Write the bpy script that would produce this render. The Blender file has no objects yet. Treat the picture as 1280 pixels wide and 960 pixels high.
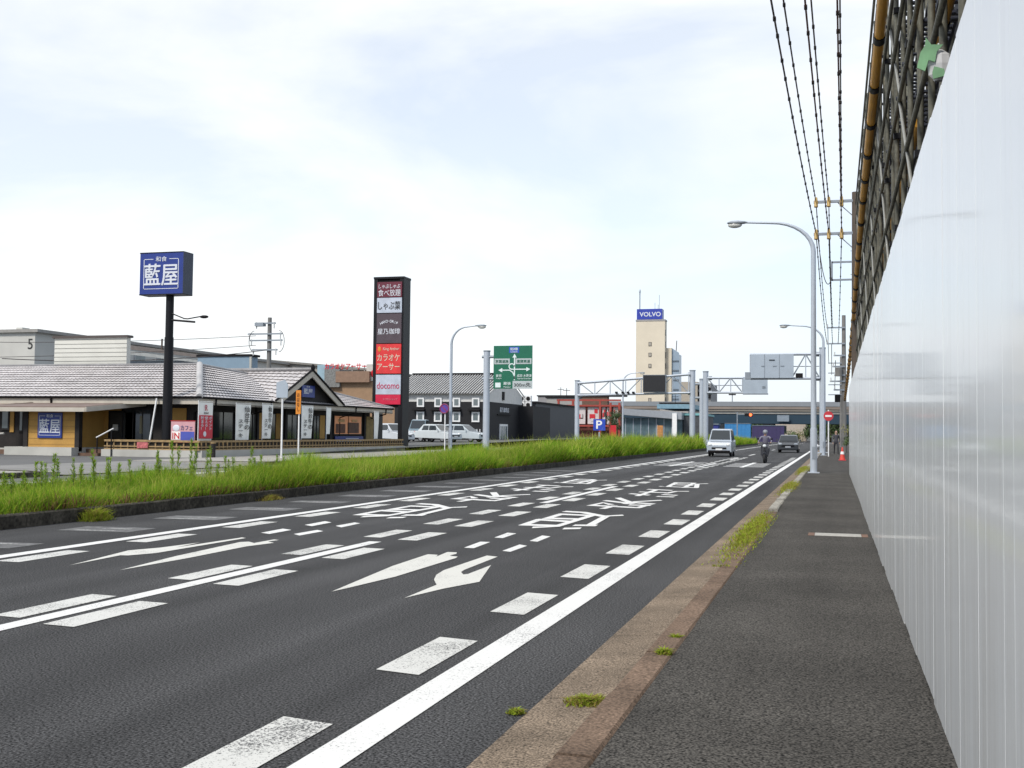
import bpy, bmesh, math, random
import numpy as np
from mathutils import Vector, Matrix
random.seed(7); rng = np.random.default_rng(7)
R = math.radians
sc = bpy.context.scene
C = sc.collection
# ---------------------------------------------------------------- camera
EYE = Vector((0, 0, 1.45))
_F = 1400.0
_r = Vector((403, 65, _F)).normalized()
_u = Vector((.0105, -1, (65 - .0105 * 403) / _F)); _u = (_u - _r * _u.dot(_r)).normalized()
_x = _r.cross(_u)
if _x.x < 0: _x = -_x
MW = Matrix((_x, _r, _u))                      # camera (x right, y down, z ahead) -> world
cam_d = bpy.data.cameras.new('camera'); cam = bpy.data.objects.new('camera', cam_d); C.objects.link(cam)
cr, cu, cb = MW @ Vector((1, 0, 0)), MW @ Vector((0, -1, 0)), MW @ Vector((0, 0, -1))
cam.matrix_world = Matrix(((cr.x, cu.x, cb.x, EYE.x), (cr.y, cu.y, cb.y, EYE.y), (cr.z, cu.z, cb.z, EYE.z), (0, 0, 0, 1)))
cam_d.sensor_width = 36; cam_d.lens = 36 * _F / 1280
cam_d.clip_start = .05; cam_d.clip_end = 4000
sc.camera = cam
# ---------------------------------------------------------------- world and sun
SUN_EL, SUN_AZ = R(47), R(-158)                # sun behind us to the left, through thin cloud
w = bpy.data.worlds.new('World'); sc.world = w; w.use_nodes = True
nt = w.node_tree; nt.nodes.clear(); N = nt.nodes.new; L = nt.links.new
out = N('ShaderNodeOutputWorld'); mix = N('ShaderNodeMixShader'); L(mix.outputs[0], out.inputs[0])
sky = N('ShaderNodeTexSky'); sky.sky_type = 'NISHITA'; sky.sun_disc = False
sky.sun_elevation = SUN_EL; sky.sun_rotation = SUN_AZ
bg1 = N('ShaderNodeBackground'); bg1.inputs[1].default_value = .15; L(sky.outputs[0], bg1.inputs[0])
bg2 = N('ShaderNodeBackground'); bg2.inputs[1].default_value = 1.0
tc = N('ShaderNodeTexCoord'); mp = N('ShaderNodeMapping'); mp.inputs['Scale'].default_value = (1, 1, 2.6); mp.inputs['Location'].default_value = (.3, 4.7, 3.3)
L(tc.outputs['Generated'], mp.inputs[0])
nz = N('ShaderNodeTexNoise'); nz.inputs['Scale'].default_value = 2.1; nz.inputs['Detail'].default_value = 7; nz.inputs['Roughness'].default_value = .52; nz.inputs['Distortion'].default_value = .35
L(mp.outputs[0], nz.inputs['Vector'])
rp = N('ShaderNodeValToRGB'); rp.color_ramp.elements[0].position = .43; rp.color_ramp.elements[0].color = (.56, .56, .56, 1)
rp.color_ramp.elements[1].position = .64; rp.color_ramp.elements[1].color = (1, 1, 1, 1)
L(nz.outputs['Fac'], rp.inputs[0]); L(rp.outputs[0], mix.inputs[0])
L(bg1.outputs[0], mix.inputs[1]); L(bg2.outputs[0], mix.inputs[2])
# cloud brightness: thin bright cloud ahead to the left, greyer away from it
nz2 = N('ShaderNodeTexNoise'); nz2.inputs['Scale'].default_value = 1.3; nz2.inputs['Detail'].default_value = 4; L(mp.outputs[0], nz2.inputs['Vector'])
dp = N('ShaderNodeVectorMath'); dp.operation = 'DOT_PRODUCT'; L(tc.outputs['Generated'], dp.inputs[0])
dp.inputs[1].default_value = (-.42, .62, .66)
ma = N('ShaderNodeMath'); ma.operation = 'MULTIPLY_ADD'; L(dp.outputs['Value'], ma.inputs[0]); ma.inputs[1].default_value = .55; L(nz2.outputs['Fac'], ma.inputs[2])
r2 = N('ShaderNodeValToRGB'); e = r2.color_ramp.elements
e[0].position = .45; e[0].color = (.58, .67, .81, 1); e[1].position = .95; e[1].color = (.94, .95, .95, 1)
L(ma.outputs[0], r2.inputs[0]); L(r2.outputs[0], bg2.inputs[0])
sd = bpy.data.lights.new('sun', 'SUN'); sd.energy = 2.7; sd.angle = R(12); sd.color = (1, .95, .88)
so = bpy.data.objects.new('sun', sd); C.objects.link(so); so.location = (-40, 60, 80)
so.rotation_euler = Vector((math.sin(SUN_AZ) * math.cos(SUN_EL), math.cos(SUN_AZ) * math.cos(SUN_EL), math.sin(SUN_EL))).to_track_quat('Z', 'Y').to_euler()
sc.view_settings.view_transform = 'Standard'; sc.view_settings.look = 'None'
sc.view_settings.exposure = 0.3; sc.view_settings.gamma = 1.0; sc.view_settings.use_curve_mapping = False
sc.cycles.max_bounces = 5

# ---------------------------------------------------------------- survey: points on known planes
def ray(px, py): return MW @ Vector(((px - 640) / _F, (py - 480) / _F, 1))
def G(px, py, z=0.): d = ray(px, py); return EYE + d * ((z - EYE.z) / d.z)
def atY(px, py, Y): d = ray(px, py); return EYE + d * (Y / d.y)
def atX(px, py, X): d = ray(px, py); return EYE + d * (X / d.x)

# ---------------------------------------------------------------- materials
MATS = {}
def mat(name, col, rough=.6, var=.12, scale=2.5, metal=0., bump=0., bscale=40., fine=0., spec=.5, coat=0.):
    if name in MATS: return MATS[name]
    m = bpy.data.materials.new(name); m.use_nodes = True; t = m.node_tree; b = t.nodes['Principled BSDF']
    b.inputs['Roughness'].default_value = rough; b.inputs['Metallic'].default_value = metal
    b.inputs['Specular IOR Level'].default_value = spec
    if coat: b.inputs['Coat Weight'].default_value = coat; b.inputs['Coat Roughness'].default_value = .08
    col = tuple(col) + (1,)
    n = t.nodes.new; l = t.links.new
    co = n('ShaderNodeTexCoord')
    nz = n('ShaderNodeTexNoise'); nz.inputs['Scale'].default_value = scale; nz.inputs['Detail'].default_value = 5; l(co.outputs['Object'], nz.inputs['Vector'])
    mr = n('ShaderNodeMapRange'); mr.inputs['From Min'].default_value = .3; mr.inputs['From Max'].default_value = .7
    mr.inputs['To Min'].default_value = 1 - var; mr.inputs['To Max'].default_value = 1 + var; l(nz.outputs['Fac'], mr.inputs['Value'])
    fac = mr.outputs[0]
    if fine:
        n2 = n('ShaderNodeTexNoise'); n2.inputs['Scale'].default_value = bscale; n2.inputs['Detail'].default_value = 3; l(co.outputs['Object'], n2.inputs['Vector'])
        m2 = n('ShaderNodeMapRange'); m2.inputs['From Min'].default_value = .36; m2.inputs['From Max'].default_value = .64; m2.clamp = False
        m2.inputs['To Min'].default_value = 1 - fine; m2.inputs['To Max'].default_value = 1 + fine; l(n2.outputs['Fac'], m2.inputs['Value'])
        mu = n('ShaderNodeMath'); mu.operation = 'MULTIPLY'; l(fac, mu.inputs[0]); l(m2.outputs[0], mu.inputs[1]); fac = mu.outputs[0]
    vm = n('ShaderNodeVectorMath'); vm.operation = 'SCALE'; vm.inputs[0].default_value = col[:3]; l(fac, vm.inputs['Scale'])
    l(vm.outputs[0], b.inputs['Base Color'])
    if bump:
        n3 = n('ShaderNodeTexNoise'); n3.inputs['Scale'].default_value = bscale; n3.inputs['Detail'].default_value = 4; l(co.outputs['Object'], n3.inputs['Vector'])
        bp = n('ShaderNodeBump'); bp.inputs['Strength'].default_value = bump; bp.inputs['Distance'].default_value = .02; l(n3.outputs['Fac'], bp.inputs['Height']); l(bp.outputs[0], b.inputs['Normal'])
    MATS[name] = m; return m
def glow(name, col, s):
    m = mat(name, col, .4); b = m.node_tree.nodes['Principled BSDF']; b.inputs['Emission Color'].default_value = tuple(col) + (1,); b.inputs['Emission Strength'].default_value = s; return m
def wear(name, col, under, thr=.62, soft=.1, scale=60, rough=.7):
    """painted coat worn through to what lies under it"""
    m = bpy.data.materials.new(name); m.use_nodes = True; t = m.node_tree; b = t.nodes['Principled BSDF']; b.inputs['Roughness'].default_value = rough
    n = t.nodes.new; l = t.links.new; co = n('ShaderNodeTexCoord')
    a = n('ShaderNodeTexNoise'); a.inputs['Scale'].default_value = scale; a.inputs['Detail'].default_value = 6; a.inputs['Roughness'].default_value = .7; l(co.outputs['Object'], a.inputs['Vector'])
    c = n('ShaderNodeTexNoise'); c.inputs['Scale'].default_value = 1.7; c.inputs['Detail'].default_value = 3; l(co.outputs['Object'], c.inputs['Vector'])
    ad = n('ShaderNodeMath'); ad.operation = 'MULTIPLY_ADD'; l(c.outputs['Fac'], ad.inputs[0]); ad.inputs[1].default_value = .35; l(a.outputs['Fac'], ad.inputs[2])
    mr = n('ShaderNodeMapRange'); mr.inputs['From Min'].default_value = thr + .12; mr.inputs['From Max'].default_value = thr + .12 + soft; l(ad.outputs[0], mr.inputs['Value'])
    mx = n('ShaderNodeMix'); mx.data_type = 'RGBA'; l(mr.outputs[0], mx.inputs['Factor']); mx.inputs['A'].default_value = tuple(col) + (1,); mx.inputs['B'].default_value = tuple(under) + (1,)
    l(mx.outputs['Result'], b.inputs['Base Color']); MATS[name] = m; return m

asphalt = mat('asphalt', (.047, .047, .048), .85, .16, .35, fine=1.05, bscale=72, bump=.6, spec=.25)
def lanes(m, amt=.28):
    """wheel-polished streaks running along the road, and a few stains"""
    t = m.node_tree; b = t.nodes['Principled BSDF']; src = b.inputs['Base Color'].links[0].from_socket; n = t.nodes.new; l = t.links.new
    co = n('ShaderNodeTexCoord'); mp_ = n('ShaderNodeMapping'); mp_.inputs['Scale'].default_value = (1.3, .035, 1); l(co.outputs['Object'], mp_.inputs[0])
    a = n('ShaderNodeTexNoise'); a.inputs['Scale'].default_value = 1.0; a.inputs['Detail'].default_value = 4; l(mp_.outputs[0], a.inputs['Vector'])
    c = n('ShaderNodeTexNoise'); c.inputs['Scale'].default_value = .8; c.inputs['Detail'].default_value = 6; c.inputs['Roughness'].default_value = .7; l(co.outputs['Object'], c.inputs['Vector'])
    r1 = n('ShaderNodeMapRange'); r1.inputs['From Min'].default_value = .35; r1.inputs['From Max'].default_value = .65; r1.inputs['To Min'].default_value = 1 - amt; r1.inputs['To Max'].default_value = 1 + amt; l(a.outputs['Fac'], r1.inputs['Value'])
    r3 = n('ShaderNodeMapRange'); r3.inputs['From Min'].default_value = .62; r3.inputs['From Max'].default_value = .72; r3.inputs['To Min'].default_value = 1; r3.inputs['To Max'].default_value = .72; l(c.outputs['Fac'], r3.inputs['Value'])
    mu = n('ShaderNodeMath'); mu.operation = 'MULTIPLY'; l(r1.outputs[0], mu.inputs[0]); l(r3.outputs[0], mu.inputs[1])
    v = n('ShaderNodeVectorMath'); v.operation = 'SCALE'; l(src, v.inputs[0]); l(mu.outputs[0], v.inputs['Scale']); l(v.outputs[0], b.inputs['Base Color'])
lanes(asphalt)
walk_asph = mat('walk_asphalt', (.062, .058, .052), .92, .22, .8, fine=.8, bscale=75, bump=.7, spec=.18); lanes(walk_asph, .12)
far_asph = mat('lot_asphalt', (.12, .12, .118), .9, .15, .3, fine=.2, bscale=40, spec=.25)
soil = mat('soil', (.06, .05, .03), .95, .3, 3)
conc_brown = mat('gutter_concrete', (.19, .148, .108), .9, .28, 1.6, fine=.6, bscale=90, bump=.5, spec=.2)
kerb_br = mat('kerb_brown', (.15, .104, .074), .9, .3, 1.5, fine=.4, bscale=60, bump=.4, spec=.2)
kerb_dk = mat('kerb_weathered', (.062, .056, .045), .92, .5, 2.2, fine=.35, bscale=18, bump=.5, spec=.2)
conc = mat('concrete', (.36, .35, .32), .85, .16, .8, fine=.1, bscale=25)
pave = mat('pavement_concrete', (.30, .285, .26), .9, .15, .5, fine=.12, bscale=30)
paint = wear('road_paint', (.68, .68, .66), (.10, .10, .10), .655, .06)
paint_dash = wear('worn_road_paint', (.58, .58, .55), (.07, .07, .07), .60, .06, 75)
paint_arrow = wear('dull_road_paint', (.60, .595, .55), (.09, .09, .085), .63, .12, 60)
ghost = wear('erased_paint', (.20, .20, .195), (.075, .075, .076), .36, .3, 9)
galv = mat('galvanised_paint', (.42, .46, .51), .45, .06, 1.5, metal=.15)
galv_dk = mat('galvanised_dark', (.25, .28, .31), .5, .1, 2, metal=.2)
white = mat('white_paint', (.74, .74, .73), .5, .05)
black = mat('black_metal', (.007, .007, .009), .5, .1, spec=.25)
blackm = mat('black_matt', (.011, .010, .011), .8, .15, spec=.2)
steel_w = mat('hoarding_steel', (.72, .74, .75), .32, .03, .9, spec=.5, coat=.45)
def streaks(m):
    """rain-washed vertical dirt and a splashed foot on the sheets"""
    t = m.node_tree; b = t.nodes['Principled BSDF']; src = b.inputs['Base Color'].links[0].from_socket; n = t.nodes.new; l = t.links.new
    g = n('ShaderNodeNewGeometry'); mp_ = n('ShaderNodeMapping'); mp_.inputs['Scale'].default_value = (1, 9, .5); l(g.outputs['Position'], mp_.inputs[0])
    a = n('ShaderNodeTexNoise'); a.inputs['Scale'].default_value = 1.2; a.inputs['Detail'].default_value = 5; a.inputs['Roughness'].default_value = .6; l(mp_.outputs[0], a.inputs['Vector'])
    sx_ = n('ShaderNodeSeparateXYZ'); l(g.outputs['Position'], sx_.inputs[0])
    hz = n('ShaderNodeMapRange'); hz.inputs['From Min'].default_value = .0; hz.inputs['From Max'].default_value = 1.5; hz.inputs['To Min'].default_value = .16; hz.inputs['To Max'].default_value = -.06; l(sx_.outputs['Z'], hz.inputs['Value'])
    ad = n('ShaderNodeMath'); ad.operation = 'ADD'; l(a.outputs['Fac'], ad.inputs[0]); l(hz.outputs[0], ad.inputs[1])
    r1 = n('ShaderNodeMapRange'); r1.inputs['From Min'].default_value = .48; r1.inputs['From Max'].default_value = .82; r1.inputs['To Max'].default_value = .42; l(ad.outputs[0], r1.inputs['Value'])
    mx = n('ShaderNodeMix'); mx.data_type = 'RGBA'; l(r1.outputs[0], mx.inputs['Factor']); l(src, mx.inputs['A']); mx.inputs['B'].default_value = (.42, .40, .36, 1); l(mx.outputs['Result'], b.inputs['Base Color'])
streaks(steel_w)
glass_d = mat('dark_glass', (.02, .026, .03), .08, .05, spec=.7)
glass_g = mat('grey_glass', (.12, .15, .16), .1, .15, 1.5, spec=.7)
tyre = mat('tyre_rubber', (.015, .015, .016), .85)
rim = mat('wheel_alloy', (.45, .45, .46), .35, .05, metal=.8)
leaf_dark = mat('leaf_dark', (.035, .062, .02), .6, .5, .8)
leaf_mid = mat('leaf_mid', (.07, .115, .03), .6, .4, 1.2)
bark = mat('bark', (.09, .065, .045), .9, .3, 4)

# ---------------------------------------------------------------- mesh builder and object helpers
BASE = {}
class MB:
    def __init__(s): s.v = []; s.f = []; s.sm = []
    def add(s, vs, fs, smooth=False):
        o = len(s.v); s.v += [tuple(v) for v in vs]; s.f += [tuple(i + o for i in f) for f in fs]; s.sm += [smooth] * len(fs); return s
    def box(s, x0, x1, y0, y1, z0, z1, rz=0., about=None):
        vs = [(x, y, z) for z in (z0, z1) for y in (y0, y1) for x in (x0, x1)]
        if rz:
            cx, cy = about or ((x0 + x1) / 2, (y0 + y1) / 2); c, n = math.cos(rz), math.sin(rz)
            vs = [(cx + (x - cx) * c - (y - cy) * n, cy + (x - cx) * n + (y - cy) * c, z) for x, y, z in vs]
        return s.add(vs, [(0, 2, 3, 1), (4, 5, 7, 6), (0, 1, 5, 4), (1, 3, 7, 5), (3, 2, 6, 7), (2, 0, 4, 6)])
    def cbox(s, c, d, **k): return s.box(c[0] - d[0] / 2, c[0] + d[0] / 2, c[1] - d[1] / 2, c[1] + d[1] / 2, c[2] - d[2] / 2, c[2] + d[2] / 2, **k)
    def quad(s, *p): return s.add(p, [tuple(range(len(p)))])
    def tube(s, pts, r, n=8, r2=None):
        pts = [Vector(p) for p in pts]; k = len(pts); rs = [r + ((r2 if r2 is not None else r) - r) * i / max(1, k - 1) for i in range(k)]
        vs = []; d0 = None
        for i, p in enumerate(pts):
            d = (pts[min(i + 1, k - 1)] - pts[max(i - 1, 0)]).normalized()
            a = Vector((0, 0, 1)) if abs(d.z) < .9 else Vector((0, 1, 0))
            if d0 is not None: a = d0
            e1 = (a - d * a.dot(d)).normalized(); e2 = d.cross(e1); d0 = e1
            vs += [p + (e1 * math.cos(2 * math.pi * j / n) + e2 * math.sin(2 * math.pi * j / n)) * rs[i] for j in range(n)]
        fs = [(i * n + j, i * n + (j + 1) % n, (i + 1) * n + (j + 1) % n, (i + 1) * n + j) for i in range(k - 1) for j in range(n)]
        s.add(vs, fs, True)
        s.add(vs[:n], [tuple(range(n))[::-1]]); s.add(vs[-n:], [tuple(range(n))]); return s
    def prism(s, pts, off):
        """closed outline pts (3-D, planar) pushed along off"""
        a = [Vector(p) for p in pts]; o = Vector(off); n = len(a)
        return s.add(a + [p + o for p in a], [tuple(range(n))[::-1], tuple(range(n, 2 * n))] + [(i, (i + 1) % n, n + (i + 1) % n, n + i) for i in range(n)])
    def torus(s, c, R_, r, axis='x', n=18, k=8):
        vs = []
        for i in range(n):
            a = 2 * math.pi * i / n
            for j in range(k):
                b = 2 * math.pi * j / k; q = R_ + r * math.cos(b); h = r * math.sin(b)
                p = {'x': (h, q * math.cos(a), q * math.sin(a)), 'y': (q * math.cos(a), h, q * math.sin(a)), 'z': (q * math.cos(a), q * math.sin(a), h)}[axis]
                vs.append((c[0] + p[0], c[1] + p[1], c[2] + p[2]))
        return s.add(vs, [(i * k + j, ((i + 1) % n) * k + j, ((i + 1) % n) * k + (j + 1) % k, i * k + (j + 1) % k) for i in range(n) for j in range(k)], True)
    def ball(s, c, r, n=10, m=7):
        if not isinstance(r, (tuple, list)): r = (r, r, r)
        vs = [(c[0], c[1], c[2] - r[2])]
        for i in range(1, m):
            t = -math.pi / 2 + math.pi * i / m
            vs += [(c[0] + r[0] * math.cos(t) * math.cos(2 * math.pi * j / n), c[1] + r[1] * math.cos(t) * math.sin(2 * math.pi * j / n), c[2] + r[2] * math.sin(t)) for j in range(n)]
        vs.append((c[0], c[1], c[2] + r[2])); fs = []
        for j in range(n):
            fs.append((0, 1 + (j + 1) % n, 1 + j)); b = 1 + (m - 2) * n; fs.append((b + j, b + (j + 1) % n, len(vs) - 1))
            for i in range(m - 2): fs.append((1 + i * n + j, 1 + i * n + (j + 1) % n, 1 + (i + 1) * n + (j + 1) % n, 1 + (i + 1) * n + j))
        return s.add(vs, fs, True)
    def build(s, name, m, parent=None):
        me = bpy.data.meshes.new(name); off = BASE.get(parent.name, Vector()) if parent else Vector()
        me.from_pydata([(v[0] - off.x, v[1] - off.y, v[2] - off.z) for v in s.v], [], s.f)
        me.polygons.foreach_set('use_smooth', s.sm)
        return link(name, me, m, parent)
def link(name, me, m, parent=None):
    if m is not None: me.materials.append(m)
    o = bpy.data.objects.new(name, me); C.objects.link(o)
    if parent: o.parent = parent; BASE[o.name] = BASE.get(parent.name, Vector())
    else: BASE[o.name] = Vector()
    return o
def tag(o, label, cat, group=None, kind=None):
    if label: o['label'] = label
    if cat: o['category'] = cat
    if group: o['group'] = group
    if kind: o['kind'] = kind
    return o
def thing(name, loc, label, cat, group=None):
    o = bpy.data.objects.new(name, None); C.objects.link(o); o.empty_display_size = .2; o.location = loc; BASE[o.name] = Vector(loc)
    return tag(o, label, cat, group)
def structure(mb, name, m):
    o = mb.build(name, m); o['kind'] = 'structure'; return o
def clone(o, parent, dloc=(0, 0, 0), rz=0):
    """copy of one part beside its source, under the same or another parent"""
    c = o.copy(); C.objects.link(c); c.parent = parent; c.location = Vector(o.location) + Vector(dloc); c.rotation_euler.z = rz; BASE[c.name] = BASE.get(o.name, Vector()); return c
def copy_tree(root, loc, rz=0, label=None, group=None):
    def rec(o, par):
        c = o.copy(); C.objects.link(c)
        if par: c.parent = par
        for ch in list(o.children): rec(ch, c)
        return c
    c = rec(root, None); c.location = loc; c.rotation_euler = (0, 0, rz); BASE[c.name] = Vector(loc)
    if label: c['label'] = label
    if group: c['group'] = group
    return c
def lettering(s, m, parent, o, xd, yd, w=None, h=None, bold=0., name='lettering', thick=.01, slant=0., part_label=None):
    """text centred on o, along xd, up yd, fitted to w by h metres"""
    cu = bpy.data.curves.new('t', 'FONT'); cu.body = s; cu.size = 1; cu.align_x = 'CENTER'; cu.resolution_u = 3; cu.offset = bold; cu.shear = slant; cu.extrude = .001
    to = bpy.data.objects.new('t', cu); C.objects.link(to); bpy.context.view_layer.update()
    me = bpy.data.meshes.new_from_object(to.evaluated_get(bpy.context.evaluated_depsgraph_get()))
    bpy.data.objects.remove(to); bpy.data.curves.remove(cu)
    n = len(me.vertices)
    if n == 0: return None
    a = np.empty(n * 3); me.vertices.foreach_get('co', a); a = a.reshape(-1, 3)
    lo, hi = a.min(0), a.max(0); sz = hi - lo; c = (lo + hi) / 2
    sx = w / sz[0] if w else None; sy = h / sz[1] if h else None
    sx = sx or sy; sy = sy or sx
    xd, yd = Vector(xd).normalized(), Vector(yd).normalized(); nd = xd.cross(yd)
    q = (a - c) * [sx, sy, 0]; z = np.where(a[:, 2] > 0, thick, thick * .3)
    off = BASE.get(parent.name, Vector())
    wv = np.array(o)[None, :] + q[:, :1] * np.array(xd) + q[:, 1:2] * np.array(yd) + z[:, None] * np.array(nd) - np.array(off)
    me.vertices.foreach_set('co', wv.ravel()); me.update(); me.materials.clear()
    ob = link(name, me, m, parent)
    return ob
# ================================================================ the ground, roads, kerbs
def sheet(name, x0, x1, y0, y1, z, m):
    return structure(MB().quad((x0, y0, z), (x1, y0, z), (x1, y1, z), (x0, y1, z)), name, m)
sheet('ground', -1500, 1500, -400, 2200, -.06, far_asph)
sheet('road', -11.32, -1.52, -30, 420, 0, asphalt)
sheet('opposite_road', -22.45, -14.2, -30, 420, 0, far_asph)
def lz(y): return .1 + .011 * max(0, min(y, 112) - 50)            # the forecourts rise gently away from us
mb = MB()
ys = [-30, 50, 60, 70, 80, 90, 100, 112, 420]
for a, b in zip(ys, ys[1:]): mb.quad((-260, a, lz(a)), (-28.4, a, lz(a)), (-28.4, b, lz(b)), (-260, b, lz(b)))
structure(mb, 'forecourt', far_asph)
mb = MB()                                                         # pavement on the far side with a dropped entrance
mb.box(-28.4, -22.62, 41, 420, -.05, .125).box(-28.4, -22.62, -30, 29, -.05, .125)
structure(mb, 'far_pavement', pave)
mb = MB().quad((-28.4, 29, .1), (-22.4, 29, .03), (-22.4, 41, .03), (-28.4, 41, .1)); structure(mb, 'entrance_apron', mat('apron', (.2, .195, .185), .9, .15, .6, fine=.1))
mb = MB()
def kerb_run(mb, x0, x1, ya, yb, z0, z1, seg, gap=.012, jit=.006):
    y = ya
    while y < yb:
        e = min(y + seg, yb); j = random.uniform(-jit, jit); dz = random.uniform(-jit, jit); b = min(.02, (x1 - x0) / 4)
        pts = [(x0 + j, y, z0), (x1 + j, y, z0), (x1 + j, y, z1 - b + dz), (x1 - b + j, y, z1 + dz), (x0 + b + j, y, z1 + dz), (x0 + j, y, z1 - b + dz)]
        mb.prism(pts, (0, e - y - gap, 0)); y = e
kerb_run(mb, -22.62, -22.42, 42.2, 200, -.05, .15, 2); kerb_run(mb, -22.62, -22.42, -10, 27.8, -.05, .15, 2)
for y0, s in ((41, -1), (29, 1)):                                 # rounded ends of the entrance
    pts = [(-22.52 - 3.2 * (1 - math.cos(t)), y0 + (1.2 if s < 0 else -1.2) * (1 - math.sin(t) * .9), .07) for t in [i * math.pi / 16 for i in range(9)]]
    for p, q in zip(pts, pts[1:]):
        d = Vector(q) - Vector(p); a = math.atan2(d.y, d.x); c = (Vector(p) + Vector(q)) / 2
        mb.box(c.x - d.length / 2, c.x + d.length / 2, c.y - .1, c.y + .1, -.05, .148, rz=a)
structure(mb, 'far_kerb', kerb_dk)
mb = MB(); kerb_run(mb, -11.5, -11.3, 3, 176, -.05, .2, 1.8); kerb_run(mb, -14.4, -14.2, 3, 176, -.05, .2, 1.8); structure(mb, 'median_kerb', kerb_dk)
mb = MB()
for i in range(60):
    y0, y1 = 3 + i * 2.9, 3 + (i + 1) * 2.9
    mb.quad((-14.3, y0, .13), (-11.4, y0, .13), (-11.4, y1, .13), (-14.3, y1, .13))
structure(mb, 'median_soil', soil)
# gutter, kerb and footway on our side
mb = MB()
y = -6
while y < 150:
    mb.quad((-1.53, y, .004), (-1.17, y, .03), (-1.17, y + 1.99, .03), (-1.53, y + 1.99, .004)); y += 2.
structure(mb, 'gutter', conc_brown)
structure(MB().quad((-1.53, -6, -.004), (-.9, -6, -.004), (-.9, 150, -.004), (-1.53, 150, -.004)), 'gutter_bed', soil)
mb = MB(); kerb_run(mb, -1.175, -.985, -6, 21, -.05, .06, 1.2, .012, .005); structure(mb, 'dropped_kerb', kerb_br)
mb = MB(); kerb_run(mb, -1.175, -1.0, 21, 150, -.05, .12, .6, .012, .008); structure(mb, 'raised_kerb', mat('kerb_pale', (.27, .255, .22), .9, .3, 1.2, fine=.25, bscale=30))
structure(MB().quad((-.99, -8, .05), (3.2, -8, .05), (3.2, 20, .05), (-.99, 20, .05)).quad((-.99, 20, .05), (3.2, 20, .05), (3.2, 24, .11), (-.99, 24, .11)).quad((-.99, 24, .11), (3.2, 24, .11), (3.2, 200, .11), (-.99, 200, .11)), 'footway', walk_asph)
# drain lid across the footway
p = G(1022, 674); yy = p.y
dl = thing('drain_cover', (.05, yy + .2, .05), 'pale concrete drain cover strip set across the dark footway beside the white hoarding', 'drain cover')
MB().box(-.27, .36, yy, yy + .42, .045, .056).build('slab', conc, dl)
rust = mat('rust', (.16, .09, .06), .9, .3, 8)
for a, b in ((-.36, -.275), (.365, .45)): MB().box(a, b, yy - .01, yy + .43, .045, .054).build('rusty_edge', rust, dl)

# ---------------------------------------------------------------- painted markings
ZP = .005
def line(name, x0, x1, y0, y1, m=paint, z=ZP):
    mb = MB(); y = y0
    while y < y1:
        e = min(y + 12, y1); mb.quad((x0, y, z), (x1, y, z), (x1, e, z), (x0, e, z)); y = e
    return structure(mb, name, m)
line('edge_line', -2.26, -2.045, -6, 400)
line('lane_line', -5.875, -5.70, -6, 13.7); line('lane_line', -5.875, -5.70, 22.5, 30.5); line('lane_line', -5.875, -5.72, 50, 58)
for k in range(12): line('lane_line', -5.875, -5.72, 66 + k * 15, 72 + k * 15)
line('median_line', -9.06, -8.86, -6, 400)
line('opposite_line', -20.5, -20.33, -6, 300); line('opposite_line', -15.1, -14.95, -6, 300)
mb = MB()
for k in range(-2, 22):
    y = 15 + k * 4.0; mb.quad((-17.9, y, ZP), (-17.75, y, ZP), (-17.75, y + 2, ZP), (-17.9, y + 2, ZP))
for k in range(18):
    y = 20 + k * 2.33; mb.quad((-20.25, y, ZP), (-19.9, y, ZP), (-19.9, y + 1.15, ZP), (-20.25, y + 1.15, ZP))
structure(mb, 'opposite_dashes', paint)
def dashes(name, x0, x1, y0, n, ln=1.15, per=2.335, m=paint_dash, sk=0.):
    mb = MB()
    for k in range(n):
        y = y0 + k * per; j = random.uniform(-.02, .02)
        mb.quad((x0 + j, y, ZP), (x1 + j, y - sk, ZP), (x1 + j, y + ln - sk, ZP), (x0 + j, y + ln, ZP))
    return structure(mb, name, m)
dashes('slowing_dashes', -2.66, -2.36, 6.38 - 2.335 * 4, 34, sk=.06)
dashes('slowing_dashes', -6.22, -5.95, 7.25 - 2.335 * 3, 32, 1.2, sk=.03)
dashes('slowing_dashes', -5.61, -5.32, 7.05 - 2.335 * 3, 32, 1.2, sk=.03)
dashes('slowing_dashes', -8.74, -8.44, 10.17 - 2.335 * 3, 34, 1.2)
mb = MB()
for k in range(14):                                               # scrubbed-off marks by the median
    y = 11.2 + k * 2.335; a = random.uniform(.55, .75)
    mb.quad((-10.6, y, .003), (-9.5, y + .1, .003), (-9.5, y + .1 + a, .003), (-10.6, y + a, .003))
structure(mb, 'erased_marks', ghost)
mb = MB()
for k in range(14):
    y = 11.2 + k * 2.335
    for j in range(2):
        mb.quad((-10.4 + j * .1, y + .08 + j * .33, .006), (-9.75, y + .16 + j * .33, .006), (-9.75, y + .25 + j * .33, .006), (-10.35 + j * .1, y + .17 + j * .33, .006))
structure(mb, 'erased_mark_remains', wear('mark_remains', (.5, .5, .48), (.14, .14, .14), .5, .12, 40))
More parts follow.
